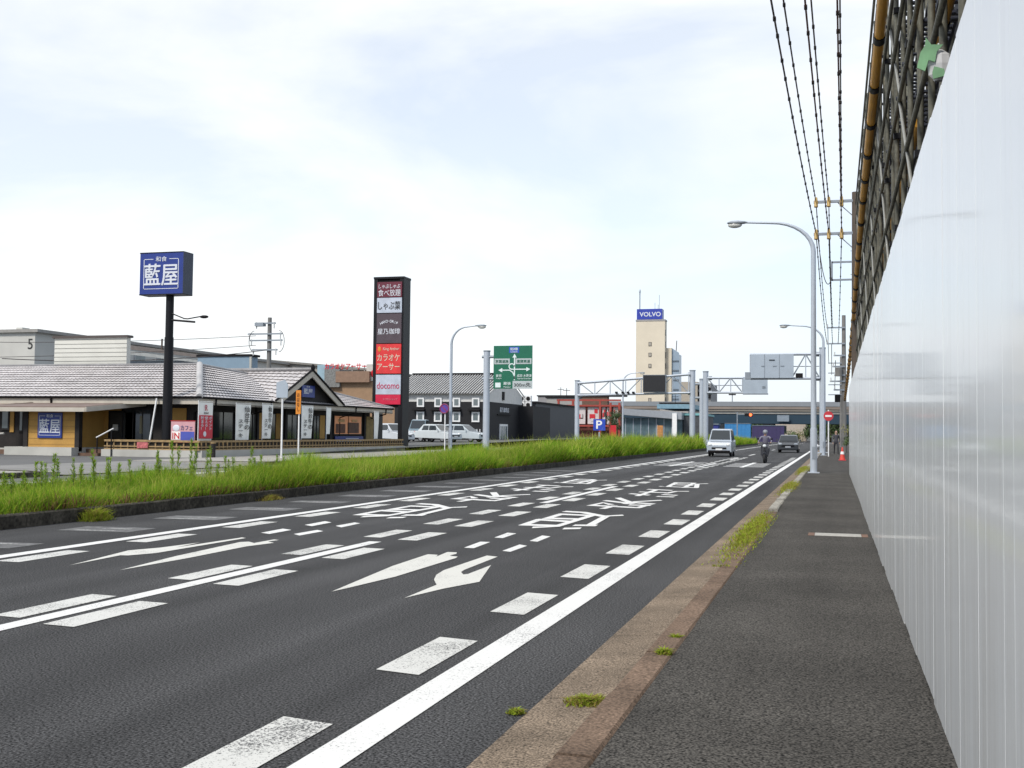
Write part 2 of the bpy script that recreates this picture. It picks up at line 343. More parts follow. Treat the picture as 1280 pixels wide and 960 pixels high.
# arrows and letters rectified from the photo onto the road plane
def zpoly(pts, ox, oy, s, z=ZP): return [G(ox + a / s, oy + b / s, z) for a, b in pts]
def flat(mb, pts):
    """fan-free ngon from an outline on the road"""
    bm = bmesh.new(); f = bm.faces.new([bm.verts.new(p) for p in pts]); bmesh.ops.triangulate(bm, faces=[f]); bm.normal_update()
    bm.verts.index_update(); mb.add([v.co.copy() for v in bm.verts], [tuple(v.index for v in f.verts) for f in bm.faces]); bm.free()
mb = MB()
flat(mb, zpoly([(62, 424), (385, 288), (575, 225), (628, 228), (620, 238), (680, 213), (730, 215), (728, 222), (690, 233), (735, 238), (725, 245), (400, 345), (160, 402)], 400, 640, 4.267))
flat(mb, zpoly([(450, 458), (622, 388), (608, 360), (620, 335), (660, 310), (890, 232), (948, 238), (770, 308), (752, 320), (765, 333), (790, 330), (912, 283), (850, 372), (660, 408)], 400, 640, 4.267))
structure(mb, 'lane_arrows', paint_arrow)
mb = MB()
flat(mb, zpoly([(108, 186), (370, 120), (400, 112), (560, 98), (760, 72), (640, 97), (970, 47), (990, 50), (540, 125), (400, 137), (362, 136)], 60, 660, 4.0))
flat(mb, zpoly([(360, 210), (640, 140), (960, 70), (1005, 68), (1030, 75), (1130, 57), (1155, 60), (1100, 67), (1130, 74), (990, 92), (700, 150)], 60, 660, 4.0))
structure(mb, 'lane_arrows', paint_arrow)
mb = MB()
for q in ([(768, 190), (855, 158), (908, 160), (820, 193)], [(930, 136), (1000, 110), (1048, 114), (975, 139)], [(972, 207), (1065, 173), (1105, 180), (1015, 212)], [(1118, 154), (1185, 125), (1230, 130), (1160, 158)]): mb.quad(*zpoly(q, 400, 640, 4.267))
for q in ([(835, 271), (905, 258), (933, 262), (862, 275)], [(975, 246), (1040, 234), (1061, 238), (998, 250)], [(940, 275), (1015, 262), (1035, 266), (958, 280)], [(1074, 249), (1135, 238), (1153, 241), (1092, 254)]): mb.quad(*zpoly(q, 0, 560, 2.56))
structure(mb, 'guide_dashes', paint)
GL = [  # strokes of the four road characters, in a rectified close-up
 [[(75, 326), (165, 295)], [(75, 326), (245, 331)], [(165, 295), (330, 305)], [(215, 288), (300, 262)], [(215, 287), (375, 291)], [(300, 262), (485, 270)], [(150, 343), (270, 338), (490, 271)],
  [(335, 246), (440, 252), (560, 275), (665, 270)], [(580, 275), (480, 331)], [(402, 332), (500, 333)], [(340, 352), (400, 351)]],
 [[(485, 206), (780, 221)], [(490, 206), (560, 190), (605, 201)], [(580, 178), (735, 196)], [(655, 162), (735, 192)], [(565, 226), (625, 211)], [(780, 221), (832, 205)], [(700, 197), (760, 185), (905, 177)], [(740, 190), (862, 199)], [(735, 206), (838, 208)]],
 [[(775, 147), (895, 109)], [(735, 135), (835, 143)], [(795, 124), (935, 128)], [(845, 108), (975, 114)], [(905, 152), (985, 155)], [(935, 141), (1005, 145)], [(955, 132), (1010, 121), (1075, 121)]],
 [[(918, 89), (960, 91), (1010, 66)], [(1010, 66), (1120, 69)], [(960, 91), (1135, 98)], [(1135, 96), (1140, 75), (1195, 73)], [(985, 80), (1105, 84)], [(1000, 73), (1115, 77)], [(1060, 97), (1120, 70)]]]
def strokes(mb, pl, z, wx=.068, k=2.3):
    p = [Vector((q.x, q.y / k)) for q in pl]; m = len(p); Lf, Rt = [], []
    for i in range(m):
        d = (p[min(i + 1, m - 1)] - p[max(i - 1, 0)]).normalized(); n = Vector((-d.y, d.x)); e = p[i] - d * wx * .8 if i == 0 else (p[i] + d * wx * .8 if i == m - 1 else p[i])
        Lf.append(e + n * wx); Rt.append(e - n * wx)
    for i in range(m - 1):
        mb.quad(*[(q.x, q.y * k, z + i * .0003) for q in (Rt[i], Rt[i + 1], Lf[i + 1], Lf[i])])
off = G(430 + 80 / 4.923, 590 + 263 / 4.923) - G(640 + 75 / 4.923, 590 + 326 / 4.923)
off.x = -3.22
for lane in (Vector((0, 0, 0)), off):
    for ch in GL:
        mb = MB()
        for i, st in enumerate(ch): strokes(mb, [G(640 + a / 4.923, 590 + b / 4.923) + lane for a, b in st], .0045 + i * .0007)
        structure(mb, 'road_lettering', paint)
mb = MB()                                                         # the next set, far up the road
for lx in (-4.0, -7.2):
    for i in range(5):
        mb.quad((lx - .9, 52 + i * 1.5, .005), (lx + .9, 52.1 + i * 1.5, .005), (lx + .9, 52.5 + i * 1.5, .005), (lx - .9, 52.4 + i * 1.5, .005))
    mb.quad((lx - .1, 51, .008), (lx + .1, 51, .008), (lx + .1, 60, .008), (lx - .1, 60, .008))
structure(mb, 'far_road_lettering', paint)

# ================================================================ the median's grass
def grass_mat(name, trans=.45):
    m = bpy.data.materials.new(name); m.use_nodes = True; t = m.node_tree; t.nodes.clear(); n = t.nodes.new; l = t.links.new
    o = n('ShaderNodeOutputMaterial'); mx = n('ShaderNodeMixShader'); d = n('ShaderNodeBsdfDiffuse'); tr = n('ShaderNodeBsdfTranslucent'); a = n('ShaderNodeAttribute'); a.attribute_name = 'tint'
    l(a.outputs['Color'], d.inputs[0]); l(a.outputs['Color'], tr.inputs[0]); mx.inputs[0].default_value = trans
    l(d.outputs[0], mx.inputs[1]); l(tr.outputs[0], mx.inputs[2]); l(mx.outputs[0], o.inputs[0]); return m
grass_m = grass_mat('grass_blades')
def blades(name, x, y, z0, h, wd, lean, cols, parent=None):
    n = len(x); a = rng.uniform(0, 2 * np.pi, n); ca, sa = np.cos(a), np.sin(a); b = rng.uniform(0, 2 * np.pi, n)
    lx, ly = np.cos(b) * lean * h, np.sin(b) * lean * h
    V = np.empty((n, 5, 3))
    for i, (k, s, t) in enumerate(((0, -.5, 0), (0, .5, 0), (.55, -.42, .35), (.55, .42, .35), (1, 0, 1))):
        V[:, i, 0] = x + ca * wd * s + lx * t; V[:, i, 1] = y + sa * wd * s + ly * t; V[:, i, 2] = z0 + h * k * np.where(t == 1, 1 - .3 * lean, 1)
    me = bpy.data.meshes.new(name); me.vertices.add(n * 5); me.vertices.foreach_set('co', V.ravel())
    idx = np.arange(n)[:, None] * 5
    lo = np.concatenate([idx + [0, 1, 3, 2], idx + [2, 3, 4]], 1).ravel()
    me.loops.add(n * 7); me.loops.foreach_set('vertex_index', lo); me.polygons.add(n * 2)
    st = (np.arange(n)[:, None] * 7 + [0, 4]).ravel(); me.polygons.foreach_set('loop_start', st); me.update(calc_edges=True)
    at = me.attributes.new('tint', 'FLOAT_COLOR', 'POINT'); cc = np.ones((n, 5, 4)); cc[:, :, :3] = cols[:, None, :]; at.data.foreach_set('color', cc.ravel())
    return link(name, me, grass_m, parent)
def clump(x, y, s=1.):
    return .5 + .25 * np.sin(x * 2.1 * s + 1.3 * np.sin(y * .9 * s)) + .25 * np.sin(y * 1.37 * s + 1.7 * np.cos(x * 1.6 * s + y * .31))
gh = lambda y: np.interp(y, [5, 15, 22, 35, 44, 60, 130, 175], [.44, .56, .70, .92, 1.16, 1.5, 1.55, 1.1])
X, Y, Z, H, W_, CO = [], [], [], [], [], []
base_cols = np.array([(.24, .41, .032), (.17, .33, .027), (.35, .44, .045), (.11, .22, .022), (.40, .34, .10)])
for ya, yb, n, wd in ((6, 14, 16000, .012), (14, 30, 78000, .012), (30, 48, 42000, .018), (48, 80, 38000, .032), (80, 176, 34000, .06)):
    x = rng.uniform(-14.35, -11.38, n); y = rng.uniform(ya, yb, n)
    edge = np.minimum(1, np.minimum(x + 14.45, -11.3 - x) / .35 + .35)
    c = clump(x, y)
    h = gh(y) * (.42 + .62 * c) * rng.uniform(.4, 1.1, n) ** .8 * edge
    X.append(x); Y.append(y); Z.append(np.full(n, .12)); H.append(h); W_.append(wd * rng.uniform(.7, 1.4, n))
    pr = np.stack([.36 + 0 * c, .3 - .1 * c, .05 + .3 * c, .24 - .15 * c, .10 - .04 * c], 1); pr /= pr.sum(1, keepdims=True)
    k = (rng.random(n)[:, None] > pr.cumsum(1)).sum(1).clip(0, 4)
    CO.append(base_cols[k] * rng.uniform(.8, 1.2, (n, 1)))
for i in range(5): H[i] = H[i] * (.66 + .55 * clump(X[i] * .8 + 2, Y[i] * .55)); CO[i] = CO[i] * (.7 + .5 * clump(X[i] + 5, Y[i] * .37))[:, None]
n = 9000                                                          # dead growth hanging along the kerb edge
yq = rng.uniform(7, 60, n); keep = clump(0 * yq + 1, yq * 1.7); X.append(rng.uniform(-11.62, -11.36, n)); Y.append(yq); Z.append(np.full(n, .14)); H.append(rng.uniform(.1, .34, n) * (.25 + keep)); W_.append(rng.uniform(.008, .02, n)); CO.append(np.array((.20, .12, .06)) * rng.uniform(.5, 1.3, (n, 1)))
for ya, yb, n, wd in ((12, 45, 9000, .010), (45, 176, 7000, .04)):  # seeding stalks above the rest
    x = rng.uniform(-14.2, -11.5, n); y = rng.uniform(ya, yb, n); c = clump(x * 1.7, y * 2.3); X.append(x); Y.append(y); Z.append(np.full(n, .12)); H.append(gh(y) * (.7 + .5 * c) * rng.uniform(.6, 1.1, n)); W_.append(np.full(n, wd * .7)); CO.append(np.array((.42, .46, .09)) * rng.uniform(.7, 1.15, (n, 1)))
X, Y, Z, H, W_, CO = [np.concatenate(q) for q in (X, Y, Z, H, W_, CO)]
g = blades('median_grass', X, Y, Z, H, W_, np.where(rng.random(len(X)) < .25, rng.uniform(.7, 1.6, len(X)), rng.uniform(.1, .8, len(X))), CO)
tag(g, 'long bright green grass growing wild along the kerbed median', 'grass', kind='stuff')
# taller weeds sticking out of it
def weed_mesh(h, n, seed, spike=True):
    r2 = np.random.default_rng(seed); xs, ys, zs, hs, ws, cs = [], [], [], [], [], []
    for i in range(n):
        t = r2.uniform(.12, 1) ** .8; a = r2.uniform(0, 6.28); rad = .026 * (1.15 - t) + .008
        xs.append(math.cos(a) * rad); ys.append(math.sin(a) * rad); zs.append(h * t - .05); hs.append(r2.uniform(.06, .12) * (1.25 - .5 * t)); ws.append(r2.uniform(.010, .017))
        cs.append(np.array((.24, .38, .045)) * r2.uniform(.7, 1.3) if r2.random() > .25 else np.array((.30, .34, .06)))
    return [np.array(q) for q in (xs, ys, zs, hs, ws, cs)]
protos = []
for s in range(4):
    r_ = thing('tall_weed', (0, 0, 0), 'tall leafy green weed stalk standing up above the median grass', 'weed', 'tall weeds in the median')
    a = weed_mesh(1., 150, 20 + s)
    l_ = blades('leaves', a[0], a[1], a[2], a[3], a[4], rng.uniform(.6, 1.6, 150), a[5], r_)
    MB().tube([(0, 0, -.1), (random.uniform(-.03, .03), 0, .5), (random.uniform(-.05, .05), .01, .98)], .008, 5, .003).build('stem', leaf_mid, r_); protos.append(r_)
spots = []
for _ in range(34): spots.append((random.uniform(-13.8, -12.0), random.uniform(13.5, 25), random.uniform(.62, .95)))
for px, py in ((45, 575), (65, 565), (73, 571), (120, 560), (135, 570), (165, 573), (180, 577), (195, 560), (199, 566), (218, 549), (223, 556), (240, 546), (243, 552), (259, 561), (264, 556), (102, 578), (150, 580), (282, 569), (313, 556), (30, 596), (352, 566), (386, 565), (6, 592)):
    q = atX(px, py, random.uniform(-13.2, -12.6)); spots.append((q.x, q.y, q.z))
for i, (x, y, z) in enumerate(spots):
    o = protos[i] if i < 4 else copy_tree(protos[i % 4], (0, 0, 0))
    hgt = (z - .1); o.location = (x, y, .1); o.scale = (1.0, 1.0, hgt); o.rotation_euler = (random.uniform(-.06, .06), random.uniform(-.06, .06), random.uniform(0, 6))
# tufts in the kerb joints
def tuft(name, cx, cy, rx, ry, n, h, label, z=.04, dry=.3):
    a = rng.normal(0, .45, (n, 2)).clip(-1, 1); x, y = cx + a[:, 0] * rx, cy + a[:, 1] * ry
    c = np.where(rng.random((n, 1)) < dry, [[.34, .28, .08]], [[.32, .40, .045]]) * rng.uniform(.6, 1.25, (n, 1))
    o = blades(name, x, y, np.full(n, z), h * rng.uniform(.4, 1, n) * (1.1 - .6 * np.hypot(a[:, 0], a[:, 1])), rng.uniform(.006, .014, n), rng.uniform(.5, 1.5, n), c)
    return tag(o, label, 'weed', 'weeds along the kerb')
p = G(915, 692); q = G(958, 652)
tuft('weed_tuft', (p.x + q.x) / 2, (p.y + q.y) / 2, .22, (q.y - p.y) * .85, 3800, .09, 'long yellow green weed patch spreading over the kerb ahead of the drain cover', .05, .3)
p = G(738, 885); tuft('weed_tuft', p.x, p.y, .13, .1, 700, .075, 'dry little tuft of grass in the near part of the gutter', .02, .55)
p = G(645, 893); tuft('weed_tuft', p.x, p.y, .05, .04, 160, .05, 'tiny weed at the gutter edge beside the asphalt', .005, .2)
p = G(830, 828); tuft('weed_tuft', p.x, p.y, .05, .07, 220, .07, 'small green weed at the back of the brown kerb', .05, .15)
p = G(845, 808); tuft('weed_tuft', p.x, p.y, .035, .04, 140, .06, 'smallest green sprig just beyond the small weed behind the kerb', .05, .15)
tuft('weed_tuft', -1.1, 30.5, .22, 4.5, 3000, .14, 'sparse yellowish weeds on the pale raised kerb before the street lamp', .08, .5)
tuft('weed_tuft', -1.15, 46, .25, 6, 2500, .16, 'sparse weeds along the kerb beyond the near street lamp', .08, .5)
p = G(110, 655); tuft('weed_tuft', -11.2, p.y + .6, .22, .3, 1100, .34, 'bushy weed growing out at the foot of the median kerb', 0, .35)
p = G(330, 620); tuft('weed_tuft', -11.25, 21, .15, .5, 500, .2, 'dry brownish weed at the foot of the median kerb further along', 0, .8)

# ================================================================ hoarding
hb = thing('construction_hoarding', (.5, 20, .05), 'tall glossy white steel hoarding along the right side of the footway', 'hoarding')
PW = .65
prof = [(.03, 0), (.002, 0), (0, .003), (0, .20), (.0008, .207), (.0008, .43), (0, .437), (0, .638), (.003, .642), (.03, .642)]
mb = MB(); mb.prism([(.5 + a, 20 + b, .06) for a, b in prof][::-1], (0, 0, 3.1)); p0 = mb.build('panel', steel_w, hb)
k0, k1 = int((-3.3 - 20) / PW), int((42 - 20) / PW)
for k in range(k0, k1):
    if k == 0: continue
    c = clone(p0, hb, (random.uniform(-.0006, .0006), k * PW, random.uniform(-.012, .012)), random.uniform(-.0009, .0009)); c.rotation_euler.y = random.uniform(-.001, .001)
for z in (.5, 1.7, 2.8): MB().tube([(.575, -3.3, z), (.575, 42, z)], .024).build('rail', galv_dk, hb)
MB().box(.53, .62, 41.75, 41.85, .05, 3.15).build('end_post', galv_dk, hb)

# ================================================================ scaffold behind the hoarding
olive = mat('scaffold_pipe', (.13, .125, .095), .65, .35, 2.2, metal=.2, fine=.2, bscale=20); navy = mat('scaffold_deck', (.02, .024, .04), .7, .3, 2)
alu = mat('scaffold_brace', (.34, .34, .31), .5, .2, 2, metal=.4)
sf = thing('scaffold', (1.1, 20, 0), 'tall dark pipe scaffold rising above the white hoarding', 'scaffold')
BAY = 1.3; NB = 30
Y0 = 3.6
ups = []
mb = MB().tube([(.80, Y0, 0), (.80, Y0, 9.9)], .031).build('upright', olive, sf)
for i in range(NB):
    for dx in (0, .68):
        if i == 0 and dx == 0: continue
        clone(mb, sf, (dx + random.uniform(-.012, .012), i * BAY + random.uniform(-.04, .04), random.uniform(-.35, .45)))
c0 = MB().box(.755, .85, Y0 - .045, Y0 + .045, 3.68, 3.75).build('clamp', black, sf)
for i in range(NB):
    for dz in (0, 1.85, 3.7):
        if i or dz: clone(c0, sf, (random.uniform(-.01, .01), i * BAY, dz + random.uniform(-.5, .5)))
ye = Y0 + NB * BAY - .8
lv = [3.62, 4.55, 5.45, 6.35, 7.25, 8.15, 9.05, 9.75]
for z in lv:
    for x in (.75, 1.54): MB().tube([(x, Y0 - 1.5, z + random.uniform(-.05, .05)), (x, ye, z + random.uniform(-.05, .05))], .026).build('ledger', olive, sf)
t0 = MB().tube([(.72, Y0 + .09, 3.72), (1.6, Y0 + .09, 3.72)], .026, 6).build('transom', navy, sf)
for i in range(NB):
    for j, z in enumerate((0, 1.8, 3.6)):
        if i or j: clone(t0, sf, (0, i * BAY, z))
def deck():
    m = MB(); y0 = Y0 + .1; y1 = y0 + BAY - .12
    for xa in (.95, 1.24): m.box(xa, xa + .03, y0, y1, 3.77, 3.82).box(xa + .2, xa + .23, y0, y1, 3.77, 3.82)
    k = y0
    while k < y1 - .05: m.box(.95, 1.18, k, k + .09, 3.785, 3.81).box(1.24, 1.47, k, k + .09, 3.785, 3.81); k += .2
    return m
d0 = deck().build('deck_plank', navy, sf)
for i in range(NB):
    for j, z in enumerate((0, 1.8, 3.6)):
        if i or j: clone(d0, sf, (0, i * BAY, z))
b0 = MB().tube([(.77, Y0, 3.65), (.77, Y0 + BAY * 2, 5.45)], .018, 6).build('brace', alu, sf)
b1 = MB().tube([(.92, Y0, 5.4), (.92, Y0 + BAY * 2, 3.65)], .024, 6).build('brace', olive, sf)
for i in range(0, NB - 2, 2):
    for j, z in enumerate((0, 1.8, 3.6)):
        if i or j:
            if (i // 2 + j) % 2: clone(b0, sf, (random.uniform(-.02, .02), i * BAY, z))
MB().box(1.66, 1.68, Y0 - 2, ye, .1, 7.6).build('safety_sheet', mat('safety_sheet', (.03, .034, .05), .8, .4, 1.2, bump=.4, bscale=6), sf)
# yellow guards on the cables in front of the scaffold
yel = mat('guard_yellow', (.60, .29, .02), .5, .2, 1.5)
def guard(path, r, label, step=2.1):
    o = thing('cable_guard', path[0], label, 'cable guard', 'yellow insulating tubes on the cables')
    pts = [Vector(p) for p in path]; MB().tube(pts, .012, 6).build('cable', black, o)
    def at(s):
        for a, b in zip(pts, pts[1:]):
            d = (b - a).length
            if s <= d: return a + (b - a) * (s / d)
            s -= d
        return pts[-1]
    tot = sum((b - a).length for a, b in zip(pts, pts[1:])); s = 0
    while s < tot - .3:
        e = min(s + step, tot); MB().tube([at(s), at((s + e) / 2), at(e)], r, 10).build('tube', yel, o)
        MB().tube([at(e - .11), at(e + .11)], r * 1.25, 10).build('collar', black, o); s = e
    return o
guard([(.66, 9, 7.75), (.66, 16.2, 7.48), (.66, 20, 7.28), (.67, 28, 7.1), (.68, 35, 6.6), (.7, 44, 5.9), (.72, 54, 5.3), (.74, 70, 4.7), (.75, 87, 4.15)], .078, 'long yellow cable guard tube running along the road side of the scaffold')
guard([(.93, 4.2, 5.2), (.93, 7.2, 5.15), (.93, 11.8, 5.1)], .052, 'short yellow cable guard tube inside the scaffold nearest the camera')
guard([(.93, 13.5, 5.05), (.93, 24, 4.9)], .052, 'yellow cable guard tube deep inside the scaffold further away')
p = atY(1163, 62, 6.9)
gb = thing('hanging_bag', p, 'pale plastic bag with green tape hanging on the scaffold', 'bag')
gm = mat('green_film', (.16, .33, .17), .5, .3, 6); wm = mat('bag_film', (.5, .5, .5), .35, .15, 8)
m_ = MB(); s = .10
m_.prism([p + Vector(q) * s for q in ((-.75, 0, -1.0), (-.55, 0, -.1), (-.3, 0, .25), (-.25, 0, .75), (.05, 0, .3), (.7, 0, .25), (.35, 0, -.15), (.25, 0, -.75), (-.1, 0, -.6), (-.3, 0, -1.25))], (0, .012, 0)).build('green_tape', gm, gb)
bb = MB(); n = 9
for k, (zz, rr) in enumerate(((.1, .18), (-.25, .55), (-.8, .62), (-1.4, .55), (-1.75, .28))):
    bb.v += [tuple(p + Vector((s * (.55 + rr * math.cos(2 * math.pi * j / n) * (1 + .25 * math.sin(j * 2.3 + k))), .05 + s * rr * .7 * math.sin(2 * math.pi * j / n), s * zz))) for j in range(n)]
for k in range(4):
    for j in range(n): bb.f.append((k * n + j, k * n + (j + 1) % n, (k + 1) * n + (j + 1) % n, (k + 1) * n + j)); bb.sm.append(False)
bb.build('bag', wm, gb)
MB().prism([p + Vector(q) * s for q in ((.1, 0, -1.35), (.2, 0, -1.0), (.75, 0, -1.2), (.8, 0, -1.6), (.15, 0, -1.75))], (0, .012, 0)).build('green_label', gm, gb)
MB().tube([p + Vector((.05, .05, .05)), p + Vector((.04, .05, -.06))], .006, 5).build('tie', white, gb)
# ================================================================ street lamps, poles, wires, gantries, signs
lamp_glass = mat('lamp_lens', (.5, .5, .46), .2, .05)
def street_lamp(x, y, z0, h, reach, label, side=-1, head_up=.25):
    o = thing('street_lamp', (x, y, z0), label, 'street lamp', 'curved arm street lamps')
    MB().tube([(x, y, z0), (x, y, z0 + 1.6)], .125, 14).build('lower_pole', galv, o)
    pts = [(x, y, z0 + 1.6), (x, y, h * .5), (x, y, h - 1.1)]
    for i in range(1, 9):
        t = i / 8 * math.pi / 2; pts.append((x + side * (1 - math.cos(t)) * reach * .55, y, h - 1.1 + math.sin(t) * 1.1))
    pts.append((x + side * (reach - .3), y, h + .06))
    MB().tube(pts, .1, 12, .04).build('curved_pole', galv, o)
    hx = x + side * reach
    hd = MB(); n = 12
    sec = [(-.42, .03, .03), (-.3, .1, .06), (-.05, .15, .085), (.18, .14, .08), (.32, .07, .045), (.36, .01, .01)]
    vs = []; k = 10
    for a, wy, wz in sec:
        vs += [(hx - side * -a * 1.0 + 0, y + wy * math.cos(2 * math.pi * j / k), h + .05 + wz * math.sin(2 * math.pi * j / k) + (0 if math.sin(2 * math.pi * j / k) > -.3 else .02)) for j in range(k)]
    hd.add(vs, [(i * k + j, i * k + (j + 1) % k, (i + 1) * k + (j + 1) % k, (i + 1) * k + j) for i in range(len(sec) - 1) for j in range(k)] + [tuple(range(k)), tuple(range((len(sec) - 1) * k, len(sec) * k))], True)
    hp = hd.build('lamp_head', galv_dk, o)
    MB().ball((hx + side * .06, y, h - .03), (.26, .12, .11)).build('lens', lamp_glass, hp)
    MB().box(x - .2, x + .2, y - .2, y + .2, z0 - .02, z0 + .03).build('base_plate', galv, o)
    MB().box(x - .05, x + .05, y - .135, y - .1, z0 + .5, z0 + .95).build('hatch', galv_dk, o)
    return o
street_lamp(-.72, 41.9, .11, 9.25, 2.75, 'nearest grey street lamp on the footway, arching out over the road')
street_lamp(-.72, 80, .11, 9.05, 2.6, 'second grey street lamp on the right, partly behind the gantry post')
street_lamp(-23.15, 66.5, .125, 8.05, 1.95, 'grey street lamp on the far pavement in front of the black and white gabled building', 1)
street_lamp(-23.5, 128, .125, 8.45, 2.2, 'distant street lamp on the far pavement before the red framed building', 1)

conc_pole = mat('pole_concrete', (.17, .165, .155), .85, .15, 1.5); rustpole = mat('pole_brown', (.085, .065, .05), .8, .2, 2)
insu = mat('insulator_yellow', (.45, .29, .08), .5, .15); porc = mat('porcelain', (.6, .6, .58), .3, .05)
# near utility pole, just past the end of the hoarding
up = thing('utility_pole', (.78, 44.3, .11), 'tall dark utility pole with two crossarms of yellow insulators beside the scaffold', 'utility pole', 'utility poles on the right side')
MB().tube([(.78, 44.3, 0), (.78, 44.3, 10.75)], .17, 12, .12).build('pole', rustpole, up)
for z in (10.42, 9.18):
    a = MB().box(-.75, .85, 44.22, 44.3, z - .05, z + .05).build('crossarm', galv_dk, up)
    for x in (-.66, -.19, .28):
        MB().tube([(x, 44.1, z - .22), (x, 44.15, z + .02), (x, 44.2, z + .16)], .075, 8, .05).build('insulator', insu, a)
    MB().tube([(.1, 44.3, z), (.72, 44.3, z - .6)], .018, 6).build('strut', galv_dk, a)
fr = MB()
for z in (7.4, 8.08): fr.box(-.08, .7, 44.25, 44.3, z - .035, z + .035)
fr.box(-.115, -.045, 44.25, 44.3, 7.365, 8.115); fr.build('box_bracket', galv_dk, up)
for k in range(8): MB().tube([(.6, 44.3, 2.2 + k * .9), (.78, 44.3, 2.2 + k * .9)], .012, 5).build('step_bolt', galv_dk, up)
up2 = thing('utility_pole', (.75, 95, .11), 'further utility pole with many short crossarms down the road on the right', 'utility pole', 'utility poles on the right side')
MB().tube([(.75, 95, 0), (.75, 95, 11.3)], .22, 12, .15).build('pole', conc_pole, up2)
for i, (z, l_) in enumerate(((10.28, 1.35), (8.97, 1.35), (8.0, .8), (7.1, .9), (6.4, .75), (5.9, 1.1), (5.2, .8))):
    a = MB().box(.75 - l_, .85, 94.72, 94.8, z - .06, z + .06).build('crossarm', galv_dk, up2)
    MB().tube([(.75 - l_ + .08, 94.76, z - .02), (.75 - l_ + .08, 94.76, z + .3)], .05, 8).build('insulator', porc, a)
MB().tube([(.35, 94.6, 6.3), (.35, 94.6, 7.0)], .28, 12).build('transformer', conc_pole, up2)
MB().tube([(.25, 94.6, 4.2), (.25, 94.6, 4.8)], .22, 12).build('junction_box', blackm, up2)
up3 = thing('utility_pole', (.8, 140, .11), 'most distant of the utility poles on the right side', 'utility pole', 'utility poles on the right side')
MB().tube([(.8, 140, 0), (.8, 140, 11)], .22, 10, .15).build('pole', conc_pole, up3)
for z in (10.2, 9, 7.6, 6.4): MB().box(-.7, .95, 139.7, 139.8, z - .06, z + .06).build('crossarm', galv_dk, up3)
# wires with their spiral ties
wire_m = mat('wire_sheath', (.045, .035, .035), .6, .2); wire_b = mat('wire_tie', (.02, .018, .018), .7)
def wire(p, q, sag, r, label, group, ties=0, twist=None):
    p, q = Vector(p), Vector(q); n = 28; pts = []
    for i in range(n + 1):
        t = i / n; v = p.lerp(q, t); v.z -= sag * 4 * t * (1 - t); pts.append(v)
    if not ties:
        return tag(MB().tube(pts, r, 5).build('wire', wire_m), label, 'wire', group)
    o = thing('overhead_wire', p, label, 'wire', group); MB().tube(pts, r, 6).build('cable', twist or wire_m, o); d = (q - p).length; k = int(d / ties); first = None
    for i in range(1, k):
        t = i / k + random.uniform(-.006, .006); v = p.lerp(q, t); v.z -= sag * 4 * t * (1 - t)
        MB().cbox(v, (r * 2.9, .10, r * 2.9)).build('tie', wire_b, o)
    return o
red = mat('wire_red', (.10, .035, .03), .6, .2)
for x1, z1, x2, z2, lab, m_ in ((-.66, 9.2, -1.32, 9.5, 'leftmost overhead wire, tied at short steps, running to the lower crossarm', wire_m),
                         (-.66, 10.4, -1.25, 10.6, 'second overhead wire from the left, running to the upper crossarm', wire_m),
                         (-.19, 9.2, -.70, 9.5, 'reddish overhead wire in the middle pair, running to the lower crossarm', red),
                         (-.19, 10.42, -.68, 10.6, 'dark overhead wire in the middle pair, running to the upper crossarm', wire_m),
                         (.28, 9.22, -.13, 9.5, 'reddish overhead wire nearest the scaffold, running to the lower crossarm', red),
                         (.28, 10.45, -.06, 10.75, 'dark overhead wire nearest the scaffold, running to the upper crossarm', wire_m)):
    wire((x1, 44.1, z1), (x2, -2, z2), .55, .019, lab, 'overhead wires on the right', 1.25, m_)
for x, z, zz in ((-.66, 9.2, 8.97), (-.66, 10.4, 10.3), (-.19, 9.2, 8.97), (-.19, 10.4, 10.3), (.28, 9.2, 9.0)):
    wire((x, 44.2, z), (x * .9 + .05, 94.7, zz), .7, .02, 'overhead wire strung from the near to the further utility pole', 'wires between the right hand poles', 2.2)
for x, z in ((-.5, 10.3), (-.2, 9.0), (.1, 7.6)):
    wire((x, 94.8, z), (x - .1, 139.7, z - .1), .9, .03, 'overhead wire strung beyond the further utility pole', 'wires beyond the further pole')
wire((-.6, 44.2, 9.15), (-.08, 44.2, 7.5), .9, .016, 'slack jumper cable looping down to the bracket of the near utility pole', None)

# left utility pole behind the restaurant
ul = thing('utility_pole', (-45.85, 85, .5), 'dark utility pole with crossarms and hanging gear behind the tiled restaurant', 'utility pole')
MB().tube([(-45.85, 85, 0), (-45.85, 85, 10.95)], .24, 12, .17).build('pole', conc_pole, ul)
for z, a, b in ((10.45, 1.25, .7), (9.55, 1.9, 1.3), (9.0, 1.7, 1.35), (8.2, 1.5, .9)):
    c = MB().box(-45.85 - a, -45.85 + b, 84.7, 84.8, z - .06, z + .06).build('crossarm', galv_dk, ul)
    for x in (-45.85 - a + .15, -45.85 + b - .15): MB().tube([(x, 84.75, z - .45), (x, 84.75, z + .1)], .06, 6).build('insulator', porc, c)
MB().box(-47.0, -46.2, 84.5, 85, 10.2, 10.5).build('switch_box', galv_dk, ul)
for sx in (-1.2, 1.1):
    pts = [(-45.85 + sx + .5 * sx / abs(sx) * math.sin(t), 84.6, 8.9 + .9 * math.cos(t)) for t in [i * math.pi / 10 for i in range(11)]]
    MB().tube(pts, .025, 5).build('jumper_loop', black, ul)
wire((-45.85, 84.8, 8.2), (-60, 70, 6.6), .5, .035, 'thin cable sagging left from the pole behind the restaurant', None)
wire((-47, 84.8, 9.4), (-90, 66, 9.2), .9, .025, 'thin cable crossing in front of the grey apartment block, upper one', None)
wire((-47, 84.8, 8.6), (-90, 66, 7.2), .8, .025, 'thin cable crossing in front of the grey apartment block, lower one', None)

